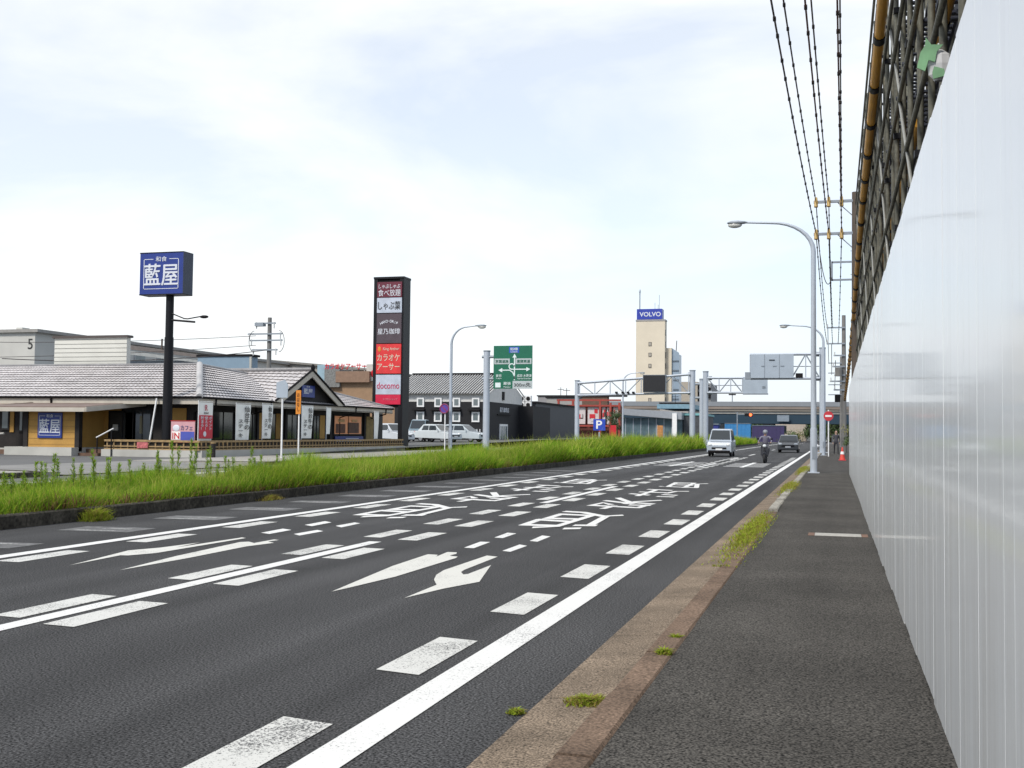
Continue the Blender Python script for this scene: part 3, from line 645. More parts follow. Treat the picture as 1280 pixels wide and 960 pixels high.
# gantries
def post(o, x, y, z0, z1, r, name='post'):
    p = MB().tube([(x, y, z0), (x, y, z1)], r, 14).build(name, galv, o); MB().tube([(x, y, z1 - .03), (x, y, z1 + .05)], r * 1.12, 14).build('cap', galv_dk, p)
    MB().box(x - r * 1.9, x + r * 1.9, y - r * 1.9, y + r * 1.9, z0 - .05, z0 + .06).build('base_plate', galv, p); return p
def truss(o, xa, xb, y, zt, zb, nb, r=.085, dy=.55, mid=False, flip=False):
    for z in (zt, zb):
        for yy in (y - dy / 2, y + dy / 2): MB().tube([(xa, yy, z), (xb, yy, z)], r, 8).build('chord', galv, o)
    for i in range(nb + 1):
        x = xa + (xb - xa) * i / nb
        MB().tube([(x, y - dy / 2, zb), (x, y - dy / 2, zt)], r * .55, 6).build('vertical_bar', galv, o)
        if i < nb:
            x2 = xa + (xb - xa) * (i + 1) / nb; a, b = ((x, x2) if (i % 2 == 0) != flip else (x2, x))
            MB().tube([(a, y - dy / 2, zt), (b, y - dy / 2, zb)], r * .6, 6).build('diagonal_bar', galv_dk, o)
    if mid: MB().tube([(xa, y, (zt + zb) / 2), (xb, y, (zt + zb) / 2)], r * .4, 6).build('mid_rail', galv_dk, o)
def flange(o, x, y, zs, s=1):
    for z in zs: MB().tube([(x, y, z), (x + s * .28, y, z)], .19, 10).build('flange', galv_dk, o)
board_back = mat('sign_back', (.36, .41, .46), .45, .06, 1.2, metal=.2); seam = mat('sign_seam', (.2, .23, .26), .5)
gr = thing('sign_gantry', (-.9, 92, .11), 'grey cantilever gantry from the footway with the back of a large board facing us', 'gantry')
post(gr, -.9, 92, .1, 8.4, .24)
truss(gr, -6.5, -1.1, 92, 7.93, 6.0, 5, mid=True); flange(gr, -1.42, 92, (7.93, 6.0))
bk = MB().box(-6.45, -3.1, 91.35, 91.6, 6.02, 7.92).build('sign_board', board_back, gr)
for x in (-5.35, -4.2): MB().box(x - .02, x + .02, 91.325, 91.35, 6.05, 7.9).build('seam', seam, bk)
MB().box(-5.0, -4.55, 91.3, 91.35, 7.42, 7.48).build('hatch_handle', black, bk)
for x in (-5.6, -4.7, -4.1): MB().box(x, x + .28, 91.32, 91.35, 6.93, 7.0).build('latch', seam, bk)
MB().box(-2.95, -2.4, 91.6, 91.9, 6.05, 6.4).build('control_box', blackm, gr)
MB().box(-6.9, -6.5, 91.6, 92.3, 5.95, 6.5).build('end_platform', galv_dk, gr)
gl = thing('sign_gantry', (-11.45, 105, .13), 'grey cantilever gantry reaching out from the grassy median with a smaller board back', 'gantry')
post(gl, -11.5, 105, .1, 7.3, .25); truss(gl, -11.3, -6.0, 105, 6.7, 5.35, 5, mid=True); flange(gl, -11.2, 105, (6.7, 5.35))
bk = MB().box(-8.05, -5.85, 104.4, 104.62, 5.28, 6.75).build('sign_board', board_back, gl)
MB().box(-6.3, -6.05, 104.35, 104.4, 5.75, 5.95).build('latch', seam, bk); MB().box(-8.05, -5.8, 104.3, 104.7, 5.15, 5.28).build('lower_frame', galv_dk, gl)
ga = thing('sign_gantry', (-23.5, 104, .125), 'grey truss gantry spanning the opposite carriageway with a dark display board', 'gantry')
post(ga, -23.5, 104, .1, 6.45, .22); post(ga, -12.6, 104, .1, 7.35, .26)
for yy in (103.7, 104.3):
    for (za, zb) in ((6.2, 7.0), (5.05, 5.3)): MB().tube([(-23.4, yy, za), (-12.8, yy, zb)], .09, 8).build('chord', galv, ga)
zt = lambda x: 6.2 + .8 * (x + 23.4) / 10.6
zb = lambda x: 5.05 + .25 * (x + 23.4) / 10.6
for i in range(8):
    x = -23.2 + i * 1.47; MB().tube([(x, 103.7, zb(x)), (x, 103.7, zt(x))], .05, 6).build('vertical_bar', galv, ga)
    if i < 7:
        a, b = (x, x + 1.47) if i % 2 else (x + 1.47, x); MB().tube([(a, 103.7, zb(a)), (b, 103.7, zt(b))], .045, 6).build('diagonal_bar', galv_dk, ga)
flange(ga, -23.4, 104, (6.2, 5.05)); flange(ga, -13.0, 104, (7.0, 5.3))
db = MB().box(-17.1, -14.95, 103.25, 103.6, 5.32, 6.95).build('display_board', galv_dk, ga)
MB().box(-17.05, -15.0, 103.2, 103.25, 5.38, 6.9).build('screen', mat('led_screen', (.008, .008, .01), .55, .2, 6), db)
for x in (-19.6, -19.0, -18.5, -18.0):
    c = MB().box(x - .1, x + .1, 103.2, 103.6, 5.2, 5.38).build('traffic_camera', black, ga); MB().tube([(x, 103.2, 5.28), (x, 103.05, 5.24)], .06, 8).build('lens_hood', black, c)
gp = thing('sign_post', (-13, 115, .13), 'bare grey post standing between the two gantry posts on the median', 'post')
MB().tube([(-13, 115, .1), (-13, 115, 7.05)], .22, 12).build('pole', galv, gp); MB().tube([(-13, 115, 7.0), (-13, 115, 7.15)], .25, 12).build('cap', galv_dk, gp)
for z in (6.6, 5.2): MB().tube([(-13, 115, z), (-13.9, 115.2, z)], .12, 8).build('stub_arm', galv_dk, gp)

# green direction sign
gs = thing('direction_sign', (-23.46, 75, .125), 'green overhead direction sign with white arrows on a grey post, far pavement', 'road sign')
post(gs, -23.46, 75, .1, 7.15, .23)
for z in (6.75, 5.2): MB().tube([(-23.81, 75, z), (-22.76, 75, z)], .1, 8).build('bracket_arm', galv_dk, gs)
SX0, SX1, SZ0, SZ1 = -22.88, -20.08, 4.5, 7.5
green = mat('sign_green', (.006, .12, .065), .4, .05); blue_s = mat('sign_blue', (.02, .08, .42), .4, .05); sgrey = mat('sign_grey', (.42, .46, .46), .4, .05)
bd = MB().box(SX0, SX1, 74.72, 74.78, SZ0, SZ1).build('board', green, gs)
wt = mat('sign_white', (.66, .74, .72), .4, .03)
def sp(u, v): return (SX0 + (SX1 - SX0) * u, 74.712, SZ0 + (SZ1 - SZ0) * (1 - v))
def srect(u0, u1, v0, v1, m, name, d=.01):
    a, b = sp(u0, v1), sp(u1, v0); return MB().box(a[0], b[0], 74.72 - d, 74.719, a[2], b[2]).build(name, m, bd)
srect(.40, .66, .03, .17, blue_s, 'blue_patch'); srect(.02, .42, .30, .43, sgrey, 'route_plate'); srect(.57, .98, .30, .43, sgrey, 'route_plate'); srect(.50, 1.0, .82, 1.0, sgrey, 'distance_plate', .012); srect(.05, .19, .86, .97, wt, 'route_symbol', .013)
def sline(pts, wd, name='arrow'):
    mb = MB(); p = [Vector((sp(*q)[0], 0, sp(*q)[2])) for q in pts]
    for i in range(len(p) - 1):
        d = (p[i + 1] - p[i]).normalized(); n = Vector((-d.z, 0, d.x)) * wd; e = d * wd * .3
        mb.quad(*[(q.x, 74.7, q.z) for q in (p[i] - n - e, p[i + 1] - n + e, p[i + 1] + n + e, p[i] + n - e)]); 
        for j in range(4): mb.v[-1 - j] = (mb.v[-1 - j][0], 74.705 - i * .0012, mb.v[-1 - j][2])
    return mb.build(name, wt, bd)
cir = [(.475 + .07 * math.cos(t), .485 + .065 * math.sin(t)) for t in [R(-a) for a in range(0, 271, 30)]]
sline([(.545, .80), (.545, .26)], .04); sline(cir + [(.85, .55)], .035); sline([(.545, .78), (.54, .70), (.50, .62), (.42, .57), (.22, .57)], .035)
for tri in ([(.545, .19), (.49, .28), (.60, .28)], [(.95, .55), (.85, .50), (.85, .60)], [(.13, .57), (.23, .52), (.23, .62)]): MB().prism([sp(*q) for q in tri], (0, -.012, 0)).build('arrow_head', wt, bd)
XD, ZD = (1, 0, 0), (0, 0, 1)
def slet(s, u, v, w_, h_, m=wt): lettering(s, m, bd, (sp(u, v)[0], 74.70, sp(u, v)[2]), XD, ZD, w=w_, h=h_, bold=.004)
slet('船橋', .53, .08, .55, .2); slet('Funabashi', .53, .145, .5, .1); slet('東京', .14, .70, .42, .2); slet('Tokyo', .14, .765, .42, .1); slet('成田 木更津', .80, .70, 1.05, .2); slet('Narita Kisarazu', .80, .765, 1.0, .1)
slet('幕張', .36, .88, .55, .22); slet('Makuhari', .36, .96, .5, .09); slet('300m先', .75, .91, 1.2, .3, mat('sign_ink', (.03, .04, .04), .5))
for u, s in ((.22, '京葉道路'), (.775, '東関東道')): slet(s, u, .365, .95, .22, green)

# no parking disc, no entry disc, small signs
purple = mat('disc_purple', (.10, .05, .30), .4, .1)
np_ = thing('no_parking_sign', (-23.33, 66.0, .125), 'round purple blue no parking disc on a thin white post, far pavement', 'road sign')
MB().tube([(-23.35, 66.05, .1), (-23.35, 66.05, 3.1)], .04, 8).build('post', white, np_)
dk = MB().tube([(-23.38, 66.0, 2.9), (-23.38, 65.97, 2.9)], .32, 24).build('disc', purple, np_)
MB().torus((-23.38, 65.965, 2.9), .28, .03, 'y', 24, 6).build('red_ring', mat('disc_red', (.28, .03, .06), .4), dk)
MB().prism([(-23.57, 65.96, 3.06), (-23.54, 65.96, 3.1), (-23.19, 65.96, 2.74), (-23.22, 65.96, 2.70)], (0, -.01, 0)).build('slash', MATS['disc_red'], dk)
ne = thing('no_entry_sign', (-.37, 76, .11), 'round red no entry disc on a white post beside the footway', 'road sign')
MB().tube([(-.37, 76.05, .1), (-.37, 76.05, 3.15)], .04, 8).build('post', white, ne)
dk = MB().tube([(-.37, 76, 2.75), (-.37, 75.97, 2.75)], .31, 24).build('disc', mat('sign_red', (.48, .03, .04), .4), ne)
MB().box(-.57, -.17, 75.95, 75.97, 2.69, 2.81).build('white_bar', white, dk)
ss = thing('sign_back_post', (-25.3, 48.3, .125), 'thin white post with the plain grey back of a small sign before the restaurant', 'road sign')
MB().tube([(-25.3, 48.3, .1), (-25.3, 48.3, 3.7)], .045, 8).build('post', white, ss)
q = MB().prism([(-25.58, 48.2, 3.0), (-24.98, 48.2, 3.0), (-24.98, 48.2, 3.62), (-25.15, 48.2, 3.85), (-25.58, 48.2, 3.72)], (0, .03, 0)).build('plate', board_back, ss)
so2 = thing('orange_sign', (-25.3, 50.0, .125), 'narrow upright orange sign on a thin white post before the restaurant', 'road sign')
MB().tube([(-25.3, 50.05, .1), (-25.3, 50.05, 3.4)], .04, 8).build('post', white, so2)
q = MB().box(-25.43, -25.17, 49.95, 49.99, 2.25, 3.42).build('plate', mat('sign_orange', (.62, .22, .02), .45, .08), so2)
lettering('お\nは\nな\nし', mat('sign_brown', (.16, .05, .01), .5), q, (-25.3, 49.94, 2.84), XD, ZD, w=.14, h=.9)
# small white block and cone by the gantry
wb = thing('marker_post', (-1.05, 70, .11), 'short white marker post with a reflector at the kerb beside the far lamp', 'marker post')
MB().tube([(-1.05, 70, .1), (-1.05, 70, .75)], .09, 10, .07).build('post', white, wb); MB().ball((-1.05, 70, .82), (.16, .16, .13)).build('reflector', white, wb)
cn = thing('traffic_cone', (.42, 64.5, .11), 'red traffic cone at the foot of the hoarding end', 'traffic cone')
MB().box(.22, .62, 64.3, 64.7, .11, .15).build('base', MATS['sign_red'], cn); MB().tube([(.42, 64.5, .15), (.42, 64.5, .85)], .16, 14, .03).build('body', mat('cone_red', (.62, .06, .04), .5), cn)
MB().tube([(.42, 64.5, .45), (.42, 64.5, .6)], .115, 14, .088).build('white_band', white, cn)
# ================================================================ buildings
tile = mat('roof_tile', (.50, .47, .46), .3, .16, 1.1, fine=.15, bscale=9, spec=.6)
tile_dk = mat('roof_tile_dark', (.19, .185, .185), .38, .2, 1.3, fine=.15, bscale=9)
ridge_m = mat('ridge_tile', (.42, .41, .40), .45, .1)
fascia = mat('fascia_beige', (.46, .42, .35), .6, .08); dark_wall = mat('dark_timber', (.013, .010, .009), .8, .3, 3, fine=.2, bscale=14)
ochre = mat('ochre_render', (.42, .235, .055), .8, .12, 1.5, fine=.06, bscale=20); plinth_m = mat('plinth_render', (.42, .41, .37), .85, .14, .9)
indigo = mat('indigo', (.015, .035, .21), .35, .08); chalk = mat('chalk_white', (.62, .64, .68), .5, .03); signred = mat('sign_crimson', (.52, .02, .03), .4, .05)
bamboo = mat('fence_timber', (.30, .20, .09), .7, .25, 6); cloth = mat('banner_cloth', (.82, .82, .77), .8, .06); ink = mat('ink', (.02, .02, .02), .6)
def slope(mb, A, B, D, C_, rows, cols, amp=.03, step=.048, wave=None):
    """tiled roof plane from eave A-B up to top D-C, laid in overlapping courses"""
    A, B, C_, D = (Vector(q) for q in (A, B, C_, D)); nrm = (B - A).cross(D - A).normalized()
    if nrm.z < 0: nrm = -nrm
    for i in range(rows):
        t0, t1 = i / rows, (i + 1.08) / rows
        lo, hi = [], []
        for j in range(cols + 1):
            s = j / cols; h = amp * (1 if j % 2 else 0)
            p0 = A.lerp(B, s).lerp(D.lerp(C_, s), t0); p1 = A.lerp(B, s).lerp(D.lerp(C_, s), min(t1, 1))
            lo.append(p0 + nrm * (step + h)); hi.append(p1 + nrm * h * .9)
        up = (D - A).normalized() * .16; low = [p - nrm * (step + .02) + up for p in lo]
        vs = low + lo + hi; n = cols + 1
        mb.add(vs, [(k * n + j, k * n + j + 1, (k + 1) * n + j + 1, (k + 1) * n + j) for k in range(2) for j in range(cols)])
    return mb
def window(o, plane, px0, px1, z0, z1, fm, gm, name='window', d=.08, fr=.1, pos=None, bars=0):
    """framed window set on a wall; plane 'y' faces -Y at Y=pos, 'x' faces +X at X=pos; px0..px1 along the wall in metres"""
    if plane == 'y':
        f = MB().box(px0, px1, pos - d, pos + .02, z0, z1).build(name, fm, o); MB().box(px0 + fr, px1 - fr, pos - d - .006, pos - d + .02, z0 + fr, z1 - fr).build('pane', gm, f)
        for i in range(bars): x = px0 + (px1 - px0) * (i + 1) / (bars + 1); MB().box(x - .025, x + .025, pos - d - .03, pos - d - .004, z0 + fr, z1 - fr).build('mullion', fm, f)
    else:
        f = MB().box(pos - .02, pos + d, px0, px1, z0, z1).build(name, fm, o); MB().box(pos + d - .02, pos + d + .006, px0 + fr, px1 - fr, z0 + fr, z1 - fr).build('pane', gm, f)
        for i in range(bars): y = px0 + (px1 - px0) * (i + 1) / (bars + 1); MB().box(pos + d + .004, pos + d + .03, y - .025, y + .025, z0 + fr, z1 - fr).build('mullion', fm, f)
    return f

# ---------------------------------------------------------------- tiled restaurant
rs = thing('restaurant', (-40, 58, .1), 'low dark restaurant with grey tiled hipped roof, ochre panels and a small gable', 'restaurant')
EX, EY0, EY1, EXW, EZ, TZ, IN_ = -29.6, 48.0, 72.8, -52, 3.0, 4.9, 5.3
MB().box(EXW + 1, -30.8, 49.2, 71.6, .05, 3.05).build('wall', dark_wall, rs)
MB().box(EXW + .9, -30.7, 49.1, 71.7, .05, .38).build('foundation', plinth_m, rs)
rf = slope(MB(), (EXW, EY0, EZ), (EX, EY0, EZ), (EXW + IN_, EY0 + IN_, TZ), (EX - 3.3, EY0 + IN_, TZ), 13, 150).build('roof', tile, rs)
slope(MB(), (EX, EY0, EZ), (EX, EY1, EZ), (EX - 3.3, EY0 + IN_, TZ), (EX - 4.6, EY1 - 6.5, TZ - .35), 13, 150).build('roof_slope', tile, rf)
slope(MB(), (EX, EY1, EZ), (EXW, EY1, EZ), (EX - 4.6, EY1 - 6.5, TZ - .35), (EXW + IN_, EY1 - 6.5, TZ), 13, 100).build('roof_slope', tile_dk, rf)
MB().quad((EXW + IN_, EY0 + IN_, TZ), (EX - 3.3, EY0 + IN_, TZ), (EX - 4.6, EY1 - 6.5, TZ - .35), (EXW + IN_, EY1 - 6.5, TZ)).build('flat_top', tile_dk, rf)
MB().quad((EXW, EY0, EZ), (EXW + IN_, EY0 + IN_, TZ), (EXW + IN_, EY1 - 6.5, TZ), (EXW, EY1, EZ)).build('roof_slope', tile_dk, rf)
def ridge(p, q, r, m=ridge_m, name='hip_ridge'): return MB().tube([Vector(p) + Vector((0, 0, .03)), Vector(q) + Vector((0, 0, .05))], r, 8).build(name, m, rf)
ridge((EX, EY0, EZ), (EX - 3.3, EY0 + IN_, TZ), .17); ridge((EXW, EY0, EZ), (EXW + IN_, EY0 + IN_, TZ), .13, tile_dk)
ridge((EXW + IN_, EY0 + IN_, TZ), (EX - 3.3, EY0 + IN_, TZ), .09, tile_dk, 'top_ridge'); ridge((EX - 3.3, EY0 + IN_, TZ), (EX - 4.6, EY1 - 6.5, TZ - .35), .09, tile_dk, 'top_ridge'); ridge((EX, EY1, EZ), (EX - 4.6, EY1 - 6.5, TZ - .35), .12, tile_dk)
MB().box(EXW, EX - .03, EY0 + .02, EY0 + .1, EZ - .33, EZ - .03).build('fascia_board', fascia, rs); MB().box(EX - .1, EX - .02, EY0 + .1, EY1, EZ - .33, EZ - .03).build('fascia_board', fascia, rs)
MB().box(EXW, EX, EY0 + .1, EY1, EZ - .3, EZ - .26).build('soffit', mat('soffit', (.10, .085, .07), .8), rs)
MB().tube([(EXW, EY0 - .06, EZ), (EX + .06, EY0 - .06, EZ), (EX + .06, EY1, EZ)], .06, 8).build('gutter', blackm, rs)
for y in (49.5, 55.2, 66.5, 71.5): MB().tube([(EX + .04, y, EZ), (EX + .02, y, EZ - .38), (-30.72, y, EZ - .7), (-30.72, y, .2)], .045, 6).build('downpipe', blackm, rs)
q = atY(64, 497, 47.98).x; MB().tube([(q, 47.95, EZ), (q, 48.0, EZ - .35), (q - .4, 49.1, EZ - .6)], .05, 6).build('downpipe', blackm, rs)
# penthouse on the roof
ph = MB().box(atY(68, 440, 53.6).x, -37.68, 53.6, 53.95, 4.98, 6.5).build('roof_screen', mat('screen_panel', (.60, .59, .53), .6, .06, .8), rf)
for i in range(6): MB().box(atY(68, 440, 53.6).x, -37.66, 53.58, 53.6, 5.2 + i * .24, 5.215 + i * .24).build('board_joint', mat('joint', (.2, .19, .17), .8), ph)
MB().box(-42.5, -37.58, 53.5, 54.05, 6.5, 6.63).build('screen_cap', mat('cap_brown', (.07, .055, .05), .6), ph); MB().box(-42.4, -37.6, 53.5, 54.05, 4.68, 4.98).build('screen_base', blackm, ph)
# gable to the road
GX, AY, AZ = -29.45, 59.85, 4.92; gy0, gy1 = 55.4, 64.3
gb_ = MB().prism([(GX - .4, gy0 + .35, 3.0), (GX - .4, gy1 - .35, 3.0), (GX - .4, AY, AZ - .1)], (-1.0, 0, 0)).build('gable', dark_wall, rs)
slope(MB(), (GX, gy0, 2.98), (GX - 6, gy0 + 2.6, 3.9), (GX, AY, AZ), (GX - 6.3, AY, AZ), 9, 36).build('gable_roof', tile, gb_)
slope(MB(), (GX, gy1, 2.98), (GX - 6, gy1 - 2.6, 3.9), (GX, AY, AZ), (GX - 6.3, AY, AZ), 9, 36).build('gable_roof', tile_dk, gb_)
for ya in (gy0, gy1):
    sgn_ = 1 if ya == gy0 else -1; MB().quad((GX - .02, ya, 2.93), (GX - 6, ya + sgn_ * 2.6, 3.85), (GX - 6.3, AY, AZ - .06), (GX - .02, AY, AZ - .06)).build('gable_soffit', dark_wall, gb_)
    d = (AY - ya); MB().prism([(GX + .02, ya, 3.0), (GX + .02, AY, AZ + .02), (GX + .02, AY, AZ - .33), (GX + .02, ya + d * .17, 2.98)], (-.07, 0, 0)).build('barge_board', fascia, gb_)
    MB().tube([(GX + .03, ya, 3.07), (GX + .03, AY, AZ + .1)], .07, 6).build('edge_tile', blackm, gb_)
MB().tube([(GX + .06, AY, AZ + .12), (GX - 6.3, AY, AZ + .1)], .11, 8).build('gable_ridge', tile_dk, gb_); MB().ball((GX + .04, AY, AZ + .2), (.1, .2, .22)).build('ridge_end_tile', blackm, gb_)
ridge((GX - .2, gy0, 3.05), (GX - 6, AY - 1.2, AZ - .1), .07, ridge_m, 'valley_flashing')
gs_ = MB().box(GX - .36, GX - .3, 59.2, 60.85, 3.4, 4.1).build('gable_sign', indigo, gb_)
lettering('藍屋', chalk, gs_, (GX - .295, 59.95, 3.75), (0, 1, 0), ZD, w=1.15, h=.32, bold=.007); lettering('和食', chalk, gs_, (GX - .295, 59.95, 4.02), (0, 1, 0), ZD, w=.45, h=.1)
# end wall facing us (Y = 49.2)
def xw(px, Y=49.2): return atY(px, 530, Y).x
def panel(px0, px1, z0, z1, m, name='wall_panel', d=.05): return MB().box(xw(px0), xw(px1), 49.2 - d, 49.22, z0, z1).build(name, m, rs)
panel(124, 152, .95, 2.45, ochre); pn = panel(209, 233, .9, 2.5, ochre); MB().box(xw(208), xw(231), 49.1, 49.15, 1.72, 1.8).build('batten', dark_wall, pn)
panel(13, 18, 1.2, 2.4, ochre); 
window(rs, 'y', xw(156), xw(191), .6, 2.5, dark_wall, glass_d, pos=49.2, bars=2); window(rs, 'y', xw(2), xw(13), 1.3, 2.5, dark_wall, glass_g, pos=49.2); window(rs, 'y', xw(24), xw(31), 1.2, 2.4, dark_wall, glass_g, pos=49.2)
cu_ = panel(176, 180, 1.2, 2.1, mat('curtain_dim', (.20, .18, .11), .8), 'curtain', .1)
# porch
py_ = 46.9
MB().box(-38.5, -35.75, py_, 49.2, .3, 2.45).build('porch_wall', ochre, rs)
for x in (-38.75, -35.75): MB().box(x, x + .25, py_ - .06, py_ + .2, .3, 2.45).build('porch_post', dark_wall, rs)
for k in range(6): MB().box(-38.5, -35.75, py_ - .012, py_ + .01, .62 + k * .3, .635 + k * .3).build('board_joint', mat('ochre_joint', (.25, .14, .04), .8), rs)
pr = MB().prism([(-40.2, 46.1, 2.42), (-34.6, 46.1, 2.42), (-33.4, 49.3, 2.78), (-40.2, 49.3, 2.78)], (0, 0, .07)).build('porch_roof', mat('porch_tile', (.17, .12, .10), .6, .15), rs)
MB().box(-40.25, -34.6, 46.02, 46.1, 2.24, 2.44).build('porch_fascia', fascia, pr); MB().prism([(-34.6, 46.05, 2.24), (-34.6, 46.05, 2.46), (-33.4, 49.3, 2.84), (-33.4, 49.3, 2.6)], (.07, 0, 0)).build('porch_fascia', fascia, pr)
MB().prism([(-41.8, 47.2, 2.45), (-40.3, 46.3, 2.45), (-38.4, 49.2, 2.85), (-40.5, 49.2, 2.85)], (0, 0, .06)).build('side_roof', mat('porch_tile2', (.25, .2, .16), .6, .15), rs)
MB().box(-39.4, -35.5, 46.3, 49.1, .05, .5).build('porch_plinth', plinth_m, rs)
MB().box(-35.5, -34.4, 47.4, 49.2, .05, .42).box(-35.5, -34.4, 46.8, 47.4, .05, .24).build('steps', mat('step_brick', (.13, .075, .05), .9, .2), rs)
MB().box(-42, -39.4, 47.6, 49.2, .05, .3).build('ramp', mat('ramp_brick', (.15, .09, .06), .9, .2), rs)
window(rs, 'y', -35.5, -33.8, .45, 2.35, blackm, glass_d, 'door', pos=49.2, bars=1); MB().box(-35.2, -34.9, 49.06, 49.1, 1.35, 1.65).build('door_notice', plinth_m, rs)
ps = MB().box(-37.9, -36.5, py_ - .07, py_ - .01, .95, 2.2).build('wall_sign', indigo, rs)
def aiya(o, cx, y, cz, w_, h_):
    for a, b, c, d in ((-.44, -.2, .36, .375), (.2, .44, .36, .375), (-.44, .44, -.40, -.385), (-.44, -.425, -.40, .375), (.425, .44, -.40, .375)):
        MB().box(cx + a * w_, cx + b * w_, y - .012, y, cz + c * h_, cz + d * h_).build('sign_border', chalk, o)
    lettering('和食', chalk, o, (cx, y - .004, cz + .37 * h_), XD, ZD, w=.28 * w_, h=.13 * h_, bold=.004)
    for dx, dz, th in ((0, 0, .01), (.018, .006, .014), (-.012, -.01, .018)): lettering('藍屋', chalk, o, (cx + dx * w_ / 2, y - .004, cz - .03 * h_ + dz * w_ / 2), XD, ZD, w=.84 * w_, h=.56 * h_, thick=th)
aiya(ps, -37.2, py_ - .07, 1.575, 1.4, 1.25)
hr = thing('handrail', (-34.5, 47, .1), 'white sloping handrail beside the restaurant steps', 'handrail')
MB().tube([(-34.55, 46.9, 1.0), (-33.6, 46.9, 1.45)], .035, 8).build('rail', white, hr)
for x, z in ((-34.5, 1.02), (-33.7, 1.4)): MB().tube([(x, 46.9, .1), (x, 46.9, z)], .03, 6).build('post', black, hr)
hr = thing('handrail', (-41, 46.5, .1), 'pale handrail on a brown post at the far left edge before the restaurant', 'handrail')
MB().tube([(-41.6, 46.5, 1.0), (-39.6, 46.5, 1.15)], .05, 8).build('rail', plinth_m, hr); MB().tube([(-40.9, 46.5, .1), (-40.9, 46.5, 1.05)], .06, 8).build('post', bamboo, hr)
# road side wall (X = -30.8)
def yw(px, X=-30.8): return atX(px, 530, X).y
for a, b in ((321, 330), (344, 351), (399, 405)):
    MB().box(-30.82, -30.74, yw(a), yw(b), .95, 2.4).build('wall_panel', ochre, rs)
for a, b in ((264, 290), (300, 318), (331, 343), (357, 370), (390, 398)): window(rs, 'x', yw(a), yw(b), .7, 2.45, dark_wall, glass_d, pos=-30.8, bars=1)
lw = window(rs, 'x', yw(416), yw(451), 1.15, 2.5, dark_wall, glow('lit_room', (.32, .13, .05), .38), 'lit_window', pos=-30.8, bars=1)
for a, b, z0, z1, m_ in ((418, 430, 1.3, 1.9, (.10, .03, .01)), (433, 447, 1.3, 2.0, (.09, .035, .015)), (421, 429, 2.0, 2.2, (.5, .3, .12)), (438, 445, 2.05, 2.2, (.5, .3, .12))):
    MB().box(-30.75, -30.70, yw(a), yw(b), z0, z1).build('interior_shape', mat('inside%d' % a, m_, .6, .4, 4), lw)
st = MB().box(-30.72, -30.66, yw(417), yw(452), .62, 1.1).build('sign_strip', indigo, rs)
MB().box(-30.67, -30.645, yw(418), yw(450), .72, .84).build('white_stripe', chalk, st); MB().box(-30.67, -30.645, yw(430), yw(446), .92, .97).build('white_stripe', chalk, st)
MB().box(-30.8, -30.68, yw(456), yw(465), .75, 2.45).build('curtain', mat('curtain_yellow', (.24, .17, .06), .8, .2, 5), rs)
for px in (262, 294, 320, 355, 372, 411, 454, 468): MB().box(-30.85, -30.65, yw(px) - .1, yw(px) + .1, .3, 2.75).build('wall_post', dark_wall, rs)
# fence on its low wall
fw = thing('low_wall', (-29, 60, .1), 'low pale rendered wall carrying the timber fence round the restaurant', 'wall')
MB().box(-29.1, -28.85, 47.1, 73.3, .05, .44).build('long_side', plinth_m, fw); MB().box(-34.3, -29.1, 46.95, 47.2, .05, .44).build('short_side', plinth_m, fw)
fn = thing('timber_fence', (-29, 60, .44), 'low brown timber fence with many pickets on the pale wall around the restaurant', 'fence')
for z, t in ((.87, .05), (.60, .03), (.47, .03)):
    MB().box(-29.0, -28.94, 47.1, 73.2, z - t, z + t).build('rail', bamboo, fn); MB().box(-34.2, -28.94, 47.02, 47.08, z - t, z + t).build('rail', bamboo, fn)
p0 = MB().box(-29.04, -29.0, 47.3, 47.37, .44, .86).build('picket', bamboo, fn)
for k in range(1, 66): clone(p0, fn, (0, k * .395, 0))
p1 = MB().box(-34.1, -34.03, 47.08, 47.12, .44, .86).build('picket', bamboo, fn)
for k in range(1, 14): clone(p1, fn, (k * .385, 0, 0))
MB().box(-29.06, -29.05, 47.2, 73.2, .45, .8).build('backing_board', mat('fence_back', (.03, .022, .015), .8), fn)
MB().box(-34.1, -29.1, 47.14, 47.15, .45, .8).build('backing_board', MATS['fence_back'], fn)
bp = thing('bollard', (-28.3, 47.2, .1), 'short dark brown post standing at the corner of the low wall', 'post')
MB().tube([(-28.3, 47.2, .05), (-28.3, 47.2, .78)], .11, 10).build('post', dark_wall, bp); MB().tube([(-28.3, 47.2, .78), (-28.3, 47.2, .84)], .125, 10).build('cap', bamboo, bp)
pp = thing('prop_pole', (-31.7, 47.7, .1), 'white pole leaning against the restaurant eave beside the tall indigo sign', 'pole')
a, b = atY(187, 551, 47.6), atY(196, 498, 47.9); MB().tube([(a.x, a.y, .2), a, b], .045, 8).build('pole', white, pp)
